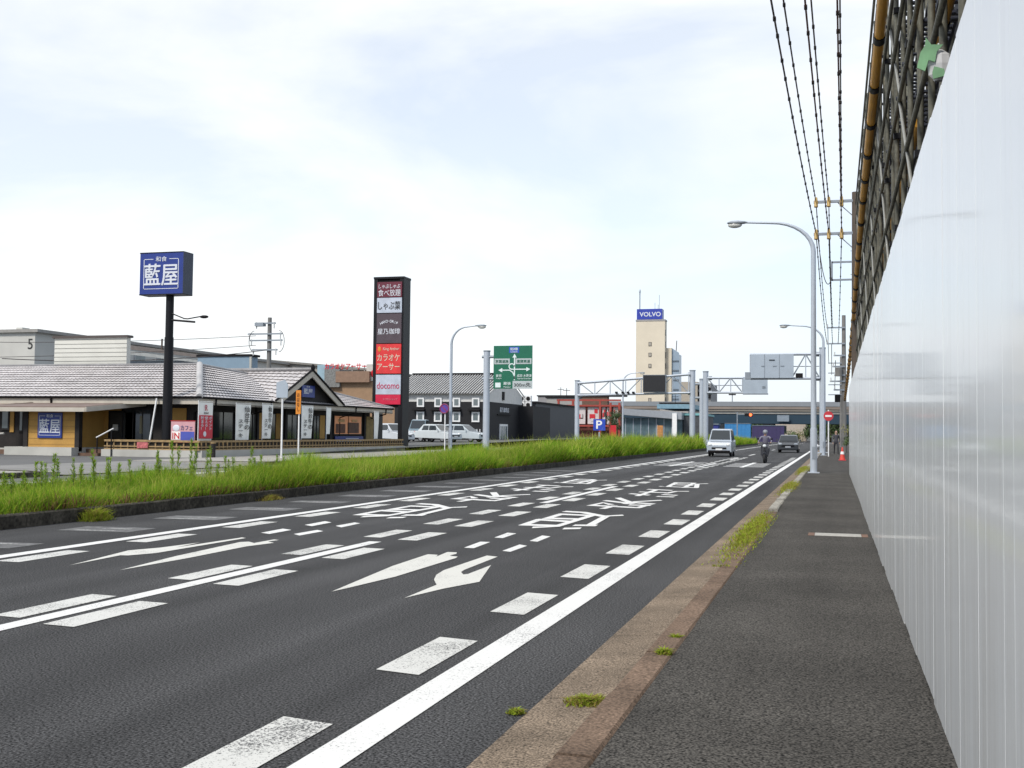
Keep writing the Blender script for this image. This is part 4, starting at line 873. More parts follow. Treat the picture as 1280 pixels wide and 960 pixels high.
# banners
def banner(px0, px1, zt, zb, X_, label, kind, turn=0., bend=.1):
    y0, y1 = yw(px0, X_), yw(px1, X_); y1 = max(y1, y0 + .18); zt += .03; zb -= .05
    o = thing('banner', (X_, y0, .1), label, 'banner', 'upright banners along the restaurant fence')
    MB().tube([(X_, y0 - .03, .12), (X_, y0 - .02, zt + .08)], .018, 6).build('pole', white, o); MB().tube([(X_, y0 - .06, zt + .03), (X_ + turn * .5, y1 + .03, zt + .05)], .012, 5).build('cross_rod', white, o)
    n = 10; vs = []
    for i in range(n + 1):
        t = i / n; z = zt + (zb - zt) * t
        for j in range(4):
            s = j / 3; vs.append((X_ + turn * .5 * s + bend * math.sin(t * 2.6 + s * 1.5) * .35 * s, y0 + (y1 - y0) * s * (1 - .1 * t * (kind == 'meat')), z))
    m = MB().add(vs, [(i * 4 + j, i * 4 + j + 1, i * 4 + j + 5, i * 4 + j + 4) for i in range(n) for j in range(3)], True)
    c = m.build('cloth', cloth, o); cy = (y0 + y1) / 2; w_ = y1 - y0
    nd = Vector((1, 0, 0)); YD = Vector((turn * .5, y1 - y0, 0)).normalized(); xx = X_ + turn * .25 + .05
    if kind == 'meat' and w_ > .3:
        lettering('仙\n台\n牛\nの', ink, c, (xx, cy + w_ * .2, (zt * .62 + zb * .38)), YD, ZD, w=w_ * .36, h=(zt - zb) * .66, bold=.007)
        lettering('ス\nテ\nー\nキ', ink, c, (xx, cy - w_ * .22, (zt * .32 + zb * .68)), YD, ZD, w=w_ * .3, h=(zt - zb) * .5, bold=.007)
    if kind == 'point':
        MB().box(xx - .02, xx + .0, y0 + .02, y1 - .02, zb + .14, zt - .62).build('red_field', mat('banner_red', (.52, .03, .05), .7, .05), c)
        lettering('R', mat('crimson', (.45, .01, .05), .6), c, (xx, cy, zt - .26), YD, ZD, w=.22, h=.28); lettering('POINT', ink, c, (xx, cy, zt - .52), YD, ZD, w=.42, h=.09, bold=.007)
        for k, s_ in ((-.3, '貯まる！'), (0, '使える！'), (.3, 'ポイント')): lettering('\n'.join(s_), chalk, c, (xx + .004, cy + k * w_, zt - 1.0), YD, ZD, w=w_ * .24, h=.66, bold=.004)
        MB().tube([(xx - .01, cy - .12, zb + .36), (xx + .012, cy - .12, zb + .36)], .13, 12).build('round_mark', chalk, c)
    return o
banner(248, 265, 2.72, .92, -29.2, 'red and white banner with a large crimson letter R at the fence corner', 'point')
banner(295, 313, 2.72, .98, -29.2, 'widest of the pale banners with black brush lettering, next right of the red banner', 'meat', bend=.05)
banner(328, 339, 2.78, 1.05, -29.2, 'narrow pale twisted banner before an ochre panel, left of the grey sign back', 'meat', .12, .12)
banner(377, 391, 2.82, 1.05, -29.2, 'pale banner with black brush lettering right beside the orange sign', 'meat', bend=.06)
banner(408, 412, 2.78, 1.3, -29.2, 'pale banner seen edge on, just left of the lit window', 'plain', .1, .12)
banner(468, 472, 2.68, 1.0, -29.2, 'pale banner hanging at the far right corner of the restaurant', 'plain', .1, .12)
# entrance board
ib = thing('entrance_board', (-30.4, 47.45, .1), 'pink and blue entrance board with IN in red, standing at the fence corner', 'sign board')
ia, ibb = atY(214, 526, 47.4), atY(243, 553, 47.4)
bd2 = MB().box(ia.x, ibb.x, 47.4, 47.45, ibb.z, ia.z).build('board', mat('board_pink', (.55, .30, .32), .5, .08), ib); W_b, H_b = ibb.x - ia.x, ia.z - ibb.z
MB().box(ia.x + .42 * W_b, ibb.x - .02, 47.385, 47.4, ibb.z, ibb.z + .5 * H_b).build('blue_field', mat('board_blue', (.06, .08, .36), .5), bd2)
MB().box(ia.x + .04 * W_b, ia.x + .4 * W_b, 47.387, 47.4, ibb.z + .12 * H_b, ibb.z + .5 * H_b).build('pale_field', cloth, bd2)
for z_ in (ibb.z, ia.z): MB().box(ia.x - .02, ibb.x + .02, 47.38, 47.46, z_ - .015, z_ + .015).build('frame', signred, bd2)
lettering('IN', signred, bd2, (ia.x + .22 * W_b, 47.385, ibb.z + .3 * H_b), XD, ZD, w=.3 * W_b, h=.3 * H_b, bold=.018); lettering('カフェ', mat('board_ink', (.1, .09, .2), .5), bd2, (ia.x + .66 * W_b, 47.39, ibb.z + .68 * H_b), XD, ZD, w=.5 * W_b, h=.22 * H_b, bold=.007)
MB().ball((ia.x + .22 * W_b, 47.4, ibb.z + .66 * H_b), (.2, .02, .16)).build('pale_picture', chalk, bd2)
for x in (ia.x + .1, ibb.x - .1): MB().box(x - .03, x + .03, 47.46, 47.5, .1, ia.z).build('leg', black, ib)
rt = thing('fence_notice', atY(178, 556, 46.98), 'small red and white notice fixed on the timber fence', 'notice')
p = atY(178, 557, 46.97); MB().box(p.x - .3, p.x + .3, 46.96, 46.99, p.z - .12, p.z + .16).build('plate', mat('notice_red', (.45, .12, .12), .5, .5, 9), rt)
# tall indigo sign
ts = thing('pole_sign', (-31.03, 47.5, .1), 'square indigo box sign with white brush lettering high on a black pole', 'pole sign')
MB().tube([(-31.06, 47.55, 0), (-31.06, 47.55, 5.9)], .25, 14, .215).build('lower_pole', black, ts); MB().tube([(-31.06, 47.55, 5.85), (-31.06, 47.55, 8.05)], .19, 14).build('upper_pole', black, ts)
bx = MB().box(-32.51, -30.11, 47.15, 47.95, 7.98, 9.98).build('sign_box', indigo, ts)
for x0, x1, z0, z1 in ((-32.53, -30.09, 9.98, 10.02), (-32.53, -30.09, 7.94, 7.98)): MB().box(x0, x1, 47.13, 47.97, z0, z1).build('box_trim', black, bx)
MB().box(-30.11, -30.09, 47.13, 47.97, 7.98, 9.98).build('side_panel', mat('side_dark', (.02, .03, .06), .5), bx)
aiya(bx, -31.33, 47.15, 8.98, 2.2, 1.9)
MB().tube([(-31.06, 47.5, 6.75), (-29.63, 47.5, 6.62)], .05, 8).build('arm', black, ts); MB().tube([(-31.03, 47.5, 7.1), (-30.23, 47.5, 6.8), (-30.03, 47.5, 6.78), (-29.33, 47.5, 6.88)], .03, 6).build('lamp_arm', black, ts)
MB().ball((-29.13, 47.5, 6.86), (.24, .12, .08)).build('flood_lamp', blackm, ts)

# ---------------------------------------------------------------- sign tower
tw = thing('sign_tower', (-31.5, 76.5, .35), 'tall black sign tower stacked with red, white, grey and maroon shop panels', 'sign tower')
MB().box(-32.32, -32.02, 75.5, 76.8, .3, 12.6).build('leg', black, tw); MB().box(-30.30, -29.97, 75.5, 76.8, .2, 12.65).build('leg', black, tw); MB().box(-32.02, -30.30, 75.58, 76.75, 3.2, 12.5).build('core', blackm, tw)
MB().box(-32.34, -29.95, 75.46, 76.84, 12.55, 12.7).build('top_cap', black, tw)
T0, T1 = -32.03, -30.10
def tz(v): return atY(488, 340 + v / 4, 75.5).z
def tpanel(v0, v1, m, name='sign_panel'):
    return MB().box(T0, T1, 75.42, 75.58, tz(v1), tz(v0)).build(name, m, tw)
maroon = mat('panel_maroon', (.12, .015, .03), .4); plum = mat('panel_plum', (.065, .045, .055), .5); greyw = mat('panel_pale', (.44, .48, .55), .4); tred = mat('panel_red', (.62, .03, .03), .4); cream = mat('panel_cream', (.62, .50, .38), .5)
def tl(s, pn_, u, v, w_, h_, m, **k): lettering(s, m, pn_, (T0 + (T1 - T0) * u, 75.412, tz(v)), XD, ZD, w=w_, h=h_, **k)
a = tpanel(50, 126, maroon); tl('しゃぶしゃぶ', a, .5, 72, 1.7, .32, chalk, bold=.004, slant=.15); tl('食べ放題', a, .5, 104, 1.75, .5, chalk)
a = tpanel(129, 204, greyw); tl('しゃぶ葉', a, .5, 168, 1.75, .62, ink, bold=.007)
a = tpanel(208, 356, plum); 
for i, ch in enumerate('HAND·DRIP'):
    t = (i - 4) / 4; lettering(ch, chalk, a, ((T0 + T1) / 2 + t * .62, 75.412, tz(246) - .16 * t * t), (math.cos(t * .4), 0, -math.sin(t * .4)), (math.sin(t * .4), 0, math.cos(t * .4)), h=.19 if ch != '·' else .05, bold=.007)
tl('星乃珈琲', a, .5, 297, 1.75, .42, chalk, bold=.004)
a = tpanel(360, 508, tred); tl('King Arthur', a, .6, 386, 1.25, .27, cream, bold=.007); MB().ball((T0 + .24, 75.42, tz(386)), (.13, .015, .2)).build('shield_mark', mat('shield_orange', (.6, .2, .02), .5), a)
tl('カラオケ', a, .5, 428, 1.75, .5, cream, bold=.007); tl('アーサー', a, .5, 474, 1.75, .5, cream, bold=.007)
a = tpanel(514, 612, greyw); tl('docomo', a, .5, 568, 1.75, .46, mat('crimson_logo', (.45, .0, .06), .4), bold=.004)
a = tpanel(613, 662, mat('panel_crimson', (.55, .012, .05), .4)); tl('ドコモショップ', a, .6, 636, 1.1, .16, mat('pink_ink', (.65, .25, .3), .5))

# ---------------------------------------------------------------- storehouse style building
ku = thing('storehouse_building', (-36.8, 111, .7), 'two storey black and white storehouse style building with grey tiled gable roof', 'building')
KX0, KX1, KY0, KY1, KE = -42.5, -32.5, 105, 117, 5.35
plaster = mat('white_plaster', (.60, .59, .56), .8, .06); blk = mat('black_cladding', (.009, .009, .011), .8, .2, 3, fine=.2, bscale=10)
MB().box(KX0, KX1, KY0, KY1, .3, 4.45).build('lower_wall', blk, ku); MB().box(KX0 + .03, KX1 - .03, KY0 + .03, KY1 - .03, 4.45, KE).build('upper_wall', plaster, ku)
MB().prism([(KX1 - .03, KY0 + .03, KE), (KX1 - .03, KY1 - .03, KE), (KX1 - .03, (KY0 + KY1) / 2, 7.3)], (-9.9, 0, 0)).build('gable_wall', plaster, ku)
mid = KY0 + 5.2
def ribroof(a, b, c, d):
    m = MB(); A, B, C2, D = (Vector(q) for q in (a, b, c, d)); n = (B - A).cross(D - A).normalized(); n = n if n.z > 0 else -n; k = 36
    for i in range(k + 1):
        s = i / k; p, q = A.lerp(B, s) + n * .04, D.lerp(C2, s) + n * .04; m.tube([p, q], .062, 6)
    return m
ro = ribroof((KX0 - .3, KY0 - .45, KE - .1), (KX1 + .1, KY0 - .45, KE - .1), (KX1 + .1, mid + .8, 7.42), (KX0 - .3, mid + .8, 7.42)).build('roof', mat('kura_tile', (.50, .49, .47), .5, .15, 1.5), ku)
ribroof((KX0 - .3, KY1 + .45, KE - .1), (KX1 + .1, KY1 + .45, KE - .1), (KX1 + .1, mid + .8, 7.42), (KX0 - .3, mid + .8, 7.42)).build('roof_slope', MATS['kura_tile'], ro)
MB().quad((KX0 - .3, KY0 - .45, KE - .14), (KX1 + .1, KY0 - .45, KE - .14), (KX1 + .1, mid + .8, 7.36), (KX0 - .3, mid + .8, 7.36)).build('roof_board', mat('kura_valley', (.10, .098, .095), .6, .2, 2), ro)
MB().box(KX0 - .4, KX1 + .2, mid + .6, mid + 1.0, 7.36, 7.62).build('ridge_tiles', blackm, ro)
for px in (526, 548, 571, 595):
    x = atY(px, 500, 105).x; window(ku, 'y', x - .38, x + .38, 3.92, 4.85, white, glass_g, pos=105, d=.12, fr=.15); window(ku, 'y', x - .40, x + .40, 2.45, 3.45, white, glass_g, pos=105, d=.12, fr=.15)
    MB().prism([(x - .75, 104.95, 3.72), (x + .5, 104.95, 3.72), (x + .5, 104.5, 3.56), (x - .75, 104.5, 3.56)], (0, 0, .05)).build('window_hood', blackm, ku)
for k in range(9): MB().box(-35.9 + k * .3, -35.82 + k * .3, 104.9, 105.0, 1.5 if k < 6 else .9, 1.75).build('lattice_bar', white, ku)
gy = atX(629, 500, KX1).y
MB().box(KX1 - .03, KX1 + .06, gy - .35, gy + .35, 4.75, 5.6).build('gable_slot', blackm, ku)
sgn = MB().box(KX1, KX1 + .12, gy - 2.2, gy + 2.4, 3.2, 3.3).build('canopy', blackm, ku)
lettering('星乃珈琲店', chalk, ku, (KX1 + .06, gy + .3, 3.75), (0, 1, 0), ZD, w=3.3, h=.5, bold=.007)
window(ku, 'x', gy - 1.3, gy + 1.5, .5, 2.3, white, glass_g, 'door', pos=KX1, fr=.2, bars=2)
MB().box(KX1 - .2, KX1 + 1.6, KY1 - 1.5, KY1 + 6, .3, 4.3).build('side_wing', blk, ku)
for i, px in enumerate((646, 653, 661)):
    p = atY(px, 500, 124); o = thing('air_conditioner', (p.x, 124, 4.4), ('left', 'middle', 'right')[i] + 'most of three white air conditioners on the roof behind the storehouse building', 'air conditioner', 'roof air conditioners')
    for j in range(2):
        MB().box(p.x - .32, p.x + .32, 123.7, 124.2, 4.3 + j * .72, 4.98 + j * .72).build('unit', white, o); MB().tube([(p.x, 123.7, 4.64 + j * .72), (p.x, 123.66, 4.64 + j * .72)], .24, 12).build('fan_grille', blackm, o)
# low dark block next to it
lb = thing('low_shop', (-37, 132, .7), 'long low charcoal shop with a small white sign, right of the storehouse building', 'shop')
char = mat('charcoal', (.03, .034, .042), .6, .1, 1)
MB().box(-40.5, -33.9, 128, 150, .5, 4.95).build('wall', char, lb); MB().box(-40.7, -33.7, 127.8, 150.2, 4.95, 5.15).build('parapet', blackm, lb); MB().box(-39.5, -36.5, 127.9, 128.0, .6, 3.2).build('shade_front', mat('shade_front', (.02, .024, .02), .8), lb)
a = MB().box(-37.6, -34.0, 127.85, 127.98, 3.3, 4.7).build('sign_face', blackm, lb)
pts = [(-36.0 + i * .14, 127.83, 3.85 + .12 * math.sin(i * 1.4)) for i in range(11)]; MB().tube(pts, .07, 5).build('white_script', chalk, a)
nb = thing('notice_board', (-34.2, 122, .7), 'pale grey notice board on posts before the charcoal shop', 'notice board')
MB().box(-33.9, -31.9, 122, 122.1, 2.4, 3.15).build('board', mat('board_grey', (.35, .42, .46), .6, .2, 5), nb)
for x in (-33.7, -32.1): MB().box(x - .04, x + .04, 122.1, 122.2, .6, 2.5).build('post', galv, nb)
pk = thing('parking_sign', atY(749, 549, 120), 'square blue parking sign with a white P above the grass', 'parking sign')
p = atY(749, 531, 120); ppn = MB().box(p.x - .66, p.x + .66, 120, 120.15, p.z - .62, p.z + .62).build('board', mat('parking_blue', (.02, .06, .40), .4), pk); lettering('P', white, ppn, (p.x, 119.99, p.z + .02), XD, ZD, h=.9, w=.66, bold=.018)
MB().tube([(p.x, 120.08, .1), (p.x, 120.08, p.z - .8)], .09, 8).build('post', galv, pk)
# red framed building
rb = thing('red_framed_shop', (-38.5, 182, .7), 'flat shop wrapped in a red steel frame with big red and white picture panels', 'shop')
pw_ = mat('panel_white', (.55, .50, .48), .6, .1); redf = mat('frame_red', (.30, .045, .03), .6, .15); MB().box(-44, -33.6, 181, 183, .3, 5.9).build('wall', mat('wall_brownred', (.12, .035, .025), .8, .2), rb)
for px in (698, 716, 750, 763, 774): x = atY(px, 520, 180).x; MB().box(x - .16, x + .16, 179.9, 180.3, .3, 7.0 if px < 760 else 6.5).build('frame_post', redf, rb)
for z in (6.9, 6.0, 2.7): MB().box(-44.1, -33.4, 179.92, 180.28, z - .14, z + .14).build('frame_beam', redf, rb)
for i, (a, b) in enumerate(((701, 712), (716, 731), (734, 749), (752, 756), (758, 763), (766, 772))):
    x0, x1 = atY(a, 520, 180).x, atY(b, 520, 180).x; pl = MB().box(x0, x1, 180.4, 180.6, 3.0, 5.75).build('picture_panel', mat('panel_white', (.55, .50, .48), .6, .1) if i != 0 else signred, rb)
    for k in range(4):
        c = (x0 + (x1 - x0) * random.uniform(.2, .8), 3.4 + random.uniform(0, 1.9)); w_ = (x1 - x0) * random.uniform(.12, .24)
        MB().box(c[0] - w_, c[0] + w_, 180.36 - k * .008, 180.4, c[1] - .35, c[1] + .35).build('picture_patch', [signred, mat('patch_dark', (.08, .05, .04), .6), MATS['panel_white'], signred][k], pl)
MB().box(-40.5, -36.2, 183, 184.5, 4, 7.6).build('roof_room', mat('roof_brown', (.13, .08, .055), .8, .15), rb); MB().box(-40.7, -33.2, 182.8, 185, 7.6, 8.1).build('roof_edge', blackm, rb)
rd = MB().box(atY(763, 540, 150).x, atY(770, 540, 150).x, 150, 150.2, 1.0, 2.6).build('board', signred); tag(rd, 'small red upright board right of the blue parking sign', 'sign board')
rd.name = 'red_board'
# cream tower block
vt = thing('tower_block', (-44.5, 285, .7), 'slim cream tower block crowned by a blue lettered box', 'tower block')
creamw = mat('cream_render', (.62, .55, .43), .8, .05, .3); VX0, VX1 = -48.15, -40.85
MB().box(VX0, VX1, 280, 283.2, 0, 29.9).build('wall', creamw, vt); MB().box(VX0 - .1, VX1 + .1, 279.9, 283.3, 29.9, 30.3).build('parapet', mat('parapet_grey', (.3, .29, .28), .7), vt)
bx = MB().box(VX0 + .15, VX1 - .75, 280.05, 283.1, 30.35, 33.0).build('sign_box', mat('tower_blue', (.025, .045, .33), .4), vt)
lettering('VOLVO', chalk, bx, ((VX0 + VX1) / 2 - .1, 280.03, 31.65), XD, ZD, w=5.4, h=1.15, bold=.02)
MB().tube([(-47.4, 281, 30), (-47.4, 281, 37.6)], .14, 8).build('antenna', galv_dk, vt); MB().ball((-47.4, 281, 37.6), (.25, .25, .6)).build('antenna_head', galv, vt)
for x, h_ in ((-44.0, 35), (-43.2, 34.5), (-42.9, 37)): MB().tube([(x, 284, 32.9), (x, 284, h_)], .06, 6).build('aerial', galv_dk, vt)
for z in (24.1, 21.4, 18.6, 10.0): window(vt, 'y', -44.95, -44.2, z - .5, z + .5, mat('frame_dark', (.10, .09, .08), .6), mat('pane_pale', (.35, .32, .27), .3), pos=280, d=.1, fr=.14)
for z in (18.6, 21.4, 24, 27, 10): window(vt, 'x', 280.8, 281.6, z - .7, z + .7, MATS['frame_dark'], glass_d, pos=VX1, d=.1, fr=.12)
wg = MB().box(VX1, -39.4, 281.8, 284, 0, 23.2).build('side_stair', creamw, vt); MB().box(-39.4, -37.6, 282.6, 287, 0, 21.6).build('office_wing', mat('wing_glass', (.26, .33, .40), .3, .08, .5), vt)
MB().prism([(-39.4, 282.5, 23.2), (-37.6, 282.5, 22.0), (-37.6, 282.5, 0), (-39.4, 282.5, 0)], (0, .1, 0)).build('wing_front', MATS['wing_glass'], vt)
for k in range(8): MB().box(-39.3, -37.65, 282.3, 282.5, 3 + k * 2.4, 3.3 + k * 2.4).build('floor_band', mat('band_dark', (.12, .15, .18), .5), vt)
MB().tube([(-38.6, 284, 21.5), (-38.4, 284, 25.2)], .1, 6).build('aerial', blackm, vt)
# parking block behind
pb = thing('office_block', (-40, 330, .7), 'beige block with dark open stair bands, half hidden behind the gantry posts', 'building')
MB().box(-44, -38.5, 330, 350, 0, 16.9).build('wall', mat('block_beige', (.36, .32, .26), .8, .08), pb); MB().box(-38.5, -34.8, 331, 350, 0, 16.5).build('stair_wall', mat('stair_grey', (.22, .22, .22), .8), pb)
for k in range(6): MB().prism([(-38.6, 330.6, 4.5 + k * 2.1), (-34.7, 330.6, 3.6 + k * 2.1), (-34.7, 330.6, 4.7 + k * 2.1), (-38.6, 330.6, 5.6 + k * 2.1)], (0, .3, 0)).build('stair_band', blackm, pb)
MB().box(-40.3, -39.2, 329.9, 330, 2, 16).build('window_strip', glass_d, pb)
# showroom
sh = thing('car_showroom', (-31.5, 204, .7), 'low glass fronted showroom with a wide silver roof edge below the cream tower', 'showroom')
silver = mat('silver_panel', (.34, .36, .38), .4, .06, metal=.4)
MB().box(-37, -26.4, 202, 225, .2, 4.4).build('glass_wall', mat('showroom_glass', (.10, .15, .17), .12, .25, 1.2), sh); MB().prism([(-38, 200.5, 5.0), (-26.2, 200.5, 4.1), (-26.2, 200.5, 5.4), (-38, 200.5, 6.1)], (0, 26, 0)).build('roof_edge', silver, sh)
MB().box(-31, -24.5, 203, 226, 6.1, 6.9).build('blue_roof_band', mat('roof_teal', (.16, .27, .33), .5), sh); MB().box(-27.8, -27.0, 200.0, 200.5, .3, 5.2).build('white_column', white, sh)
for k in range(7): MB().box(-36.6 + k * 1.4, -36.5 + k * 1.4, 201.9, 202, .3, 4.3).build('mullion', galv, sh)
MB().box(-26.3, -22.8, 204, 222, .3, 4.9).build('dark_wing', mat('wing_dark', (.05, .055, .06), .6, .3, 2), sh); MB().box(-26.4, -22.6, 203.8, 222, 4.9, 5.3).build('teal_edge', mat('teal', (.15, .35, .36), .5), sh)
sb = thing('wall_screen', (-31, 198, .7), 'tall orange brown banner stand in front of the glass showroom', 'banner')
p = atY(825, 540, 198); MB().box(p.x - .5, p.x + .5, 198, 198.1, .5, 3.0).build('cloth', mat('banner_orange', (.42, .19, .06), .6, .3, 4), sb); MB().tube([(p.x - .52, 198.15, .1), (p.x - .52, 198.15, 3.1)], .04, 6).build('pole', white, sb)

# ---------------------------------------------------------------- things behind the restaurant
ap = thing('apartment_block', (-78, 90, 0), 'grey concrete apartment block with the figure 5 on its end wall', 'apartment block')
apw = mat('apartment_render', (.50, .49, .45), .85, .08, .5); AX, AYY = -72.6, 89
MB().box(-100, AX, AYY, 150, 0, 10.45).build('wall', apw, ap); MB().box(-100.2, AX + .5, AYY - .3, 150.4, 10.45, 10.75).build('roof_slab', mat('slab_grey', (.28, .27, .25), .85), ap)
p = atY(38, 430, AYY); lettering('5', ink, ap, (p.x, AYY - .01, p.z), XD, ZD, h=1.0, w=.55, bold=.007)
for k in range(14):
    y = AYY + 3 + k * 4.2
    for z in (8.0, 5.2, 2.4): window(ap, 'x', y, y + 2.0, z, z + 1.5, mat('frame_ap', (.4, .4, .4), .5), glass_g, pos=AX, d=.1, fr=.12, bars=1)
MB().box(-75.6, -74.9, AYY + 1, AYY + 2, 10.75, 11.05).build('roof_vent', apw, ap)
bl = thing('warehouse', (-60, 98, 0), 'long grey warehouse with a shallow dark roof behind the restaurant', 'warehouse')
MB().box(-70, -59.4, 97, 98, 0, 8.2).build('wall', mat('wh_wall', (.27, .31, .35), .7, .08, 1), bl)
MB().prism([(-69, 95.5, 9.95), (-58.6, 95.5, 8.6), (-58.6, 95.5, 8.35), (-69, 95.5, 9.5)], (0, 2.5, 0)).build('roof', mat('wh_roof', (.14, .12, .11), .7), bl); MB().prism([(-69, 95.3, 9.4), (-57.5, 95.3, 7.9), (-57.5, 95.3, 7.7), (-69, 95.3, 9.0)], (0, .5, 0)).build('eave_beam', mat('wh_beam', (.3, .31, .3), .6), bl)
MB().tube([(-63.5, 96, 9), (-63.5, 96, 10.3)], .09, 6).build('vent_pipe', rustpole, bl)
b2 = thing('shed', (-56, 92, 0), 'blue grey clad shed with a dark flat roof behind the restaurant ridge', 'shed')
MB().box(-57.0, -51.6, 92, 93.5, 0, 8.2).build('wall', mat('shed_blue', (.19, .27, .34), .6, .06, 1.5), b2); MB().box(-57.1, -51.4, 91.9, 93.6, 8.2, 8.4).build('roof_edge', blackm, b2); MB().box(-51.6, -51.4, 91.95, 92.1, 0, 8.2).build('corner_trim', plinth_m, b2)
b3 = thing('far_flat_block', (-66, 140, 0), 'long low beige block behind the left utility pole', 'building')
MB().prism([(-76, 140, 0), (-60, 140, 0), (-60, 140, 9.6), (-76, 140, 11.0)], (0, 20, 0)).build('wall', mat('far_beige', (.32, .30, .26), .8), b3)
for k in range(7): MB().box(-75.2 + k * 2.1, -73.9 + k * 2.1, 139.9, 140, 8.0, 9.2).build('window', glass_g, b3)
MB().prism([(-76.3, 139.6, 11.0), (-59.7, 139.6, 9.6), (-59.7, 139.6, 9.85), (-76.3, 139.6, 11.3)], (0, 20.8, 0)).build('roof_edge', mat('far_slab', (.2, .19, .17), .8), b3)
kb = thing('karaoke_building', (-58, 130, .7), 'brown flat roofed building with red letters on a roof frame', 'building')
MB().box(-63, -50.5, 131, 145, 0, 7.8).build('wall', mat('kb_brown', (.30, .19, .11), .8, .08), kb); MB().box(-60.9, -56.3, 130.4, 135, 7.6, 9.0).build('upper_wall', mat('kb_dark', (.24, .15, .10), .8), kb)
MB().box(-63.75, -62.6, 131, 134, 7, 9.9).build('stair_tower', mat('kb_blue', (.28, .40, .46), .7), kb)
MB().box(-62.5, -60.4, 130.5, 132, 7.0, 9.3).build('lattice_screen', mat('kb_lattice', (.18, .18, .17), .7, .4, 9), kb)
rfm = MB().box(-62.6, -56.7, 130.95, 131.05, 9.25, 9.35).build('letter_frame', mat('frame_thin', (.3, .29, .28), .6), kb)
for x in (-60.4, -58.9, -57.2): MB().box(x - .06, x + .06, 130.95, 131.05, 7.8, 9.8).build('frame_post', MATS['frame_thin'], kb)
lettering('カラオケアーサー', signred, kb, (-59.8, 130.9, 9.65), XD, ZD, w=5.8, h=.8, bold=.03)
wb2 = MB().box(-56.9, -54.7, 130.9, 131.05, 7.8, 9.9).build('logo_board', mat('logo_white', (.5, .47, .43), .6, .1), kb); MB().ball((-55.6, 130.9, 8.7), (.75, .05, .6)).build('red_mark', signred, wb2)
pk2 = thing('brick_wall_building', (-38, 118, .5), 'reddish brown low building glimpsed between the sign tower legs', 'building')
MB().box(-47, -40.5, 119, 124, .3, 4.6).build('wall', mat('brick_dull', (.16, .085, .075), .85, .2, 1), pk2); MB().box(-47.2, -40.3, 118.8, 124.2, 4.6, 4.9).build('roof_edge', blackm, pk2); MB().box(-45.5, -42, 118.9, 119, .6, 2.3).build('shutter', galv_dk, pk2)
# town roofs over the charcoal shop
for i, (x, y, w_, h_, c) in enumerate(((-50, 210, 7, 8.2, (.30, .29, .27)), (-56, 230, 9, 9.2, (.25, .24, .24)), (-33, 240, 6, 8.0, (.34, .32, .30)))):
    o = thing('town_house', (x, y, 0), ('pale flat roofed house', 'grey low block', 'small cream house')[i] + ' showing above the roofs far behind the shops', 'house')
    MB().box(x - w_ / 2, x + w_ / 2, y, y + 8, 0, h_).build('wall', mat('town%d' % i, c, .8, .08), o); MB().box(x - w_ / 2 - .2, x + w_ / 2 + .2, y - .2, y + 8.2, h_, h_ + .25).build('roof_edge', blackm, o)
    MB().tube([(x, y + 2, h_), (x, y + 2, h_ + 2)], .06, 6).build('aerial', black, o); MB().box(x - .7, x + .7, y + 1.95, y + 2.05, h_ + 1.5, h_ + 1.6).build('aerial_bar', black, o)
# ---------------------------------------------------------------- elevated road
ov = thing('overpass', (-10, 262, 0), 'elevated road on blue steel girders crossing over the far end of the street', 'overpass')
MB().box(-75, 70, 260, 274, 6.9, 7.35).build('deck', mat('deck_tan', (.25, .225, .19), .8, .1, .2), ov); MB().box(-75, 70, 259.8, 260.1, 7.35, 8.0).build('parapet', mat('parapet_brown', (.22, .18, .15), .8, .15, .3), ov)
p0 = MB().box(-75, -71.01, 259.7, 259.9, 8.0, 9.05).build('barrier_panel', mat('barrier_grey', (.21, .225, .24), .6, .05, .5), ov)
for k in range(1, 36): clone(p0, ov, (k * 4.0, 0, 0))
g0 = MB().box(-75, 70, 260.6, 261.2, 4.1, 6.3).build('girder', mat('girder_blue', (.008, .032, .055), .6, .1, .3), ov); MB().box(-75, 70, 260.4, 260.6, 6.3, 6.9).build('edge_beam', mat('edge_pale', (.40, .38, .34), .8), ov); clone(g0, ov, (0, 6, 0)); clone(g0, ov, (0, 11, 0))
for x in (-30, -14.5, 6.5, 24): MB().box(x - 1.2, x + 1.2, 262, 270, 0, 4.1).build('pier', mat('pier_grey', (.20, .20, .19), .85), ov)
MB().box(-12.4, -9.8, 259.3, 259.6, 4.6, 6.0).build('height_board', mat('height_grey', (.2, .24, .28), .6), ov)
MB().tube([(-22.6, 262, 8), (-22.6, 262, 11)], .12, 6).build('light_pole', galv_dk, ov); MB().box(-23.4, -21.8, 261.8, 262.2, 10.6, 10.9).build('light_head', blackm, ov)
tl_ = thing('traffic_signal', (-16.6, 238, 0), 'far traffic signal glowing red in front of the overpass girder', 'traffic signal')
MB().tube([(-19.5, 238, 0), (-19.5, 238, 6.2)], .13, 8).build('pole', galv_dk, tl_); MB().tube([(-19.5, 238, 5.7), (-16.2, 238, 5.8)], .07, 6).build('arm', galv_dk, tl_); hd = MB().box(-18.0, -16.3, 237.8, 238, 5.35, 6.0).build('signal_head', blackm, tl_)
MB().tube([(-16.75, 237.8, 5.67), (-16.75, 237.7, 5.67)], .3, 12).build('red_lamp', glow('signal_red', (1., .12, .03), 2.5), hd)
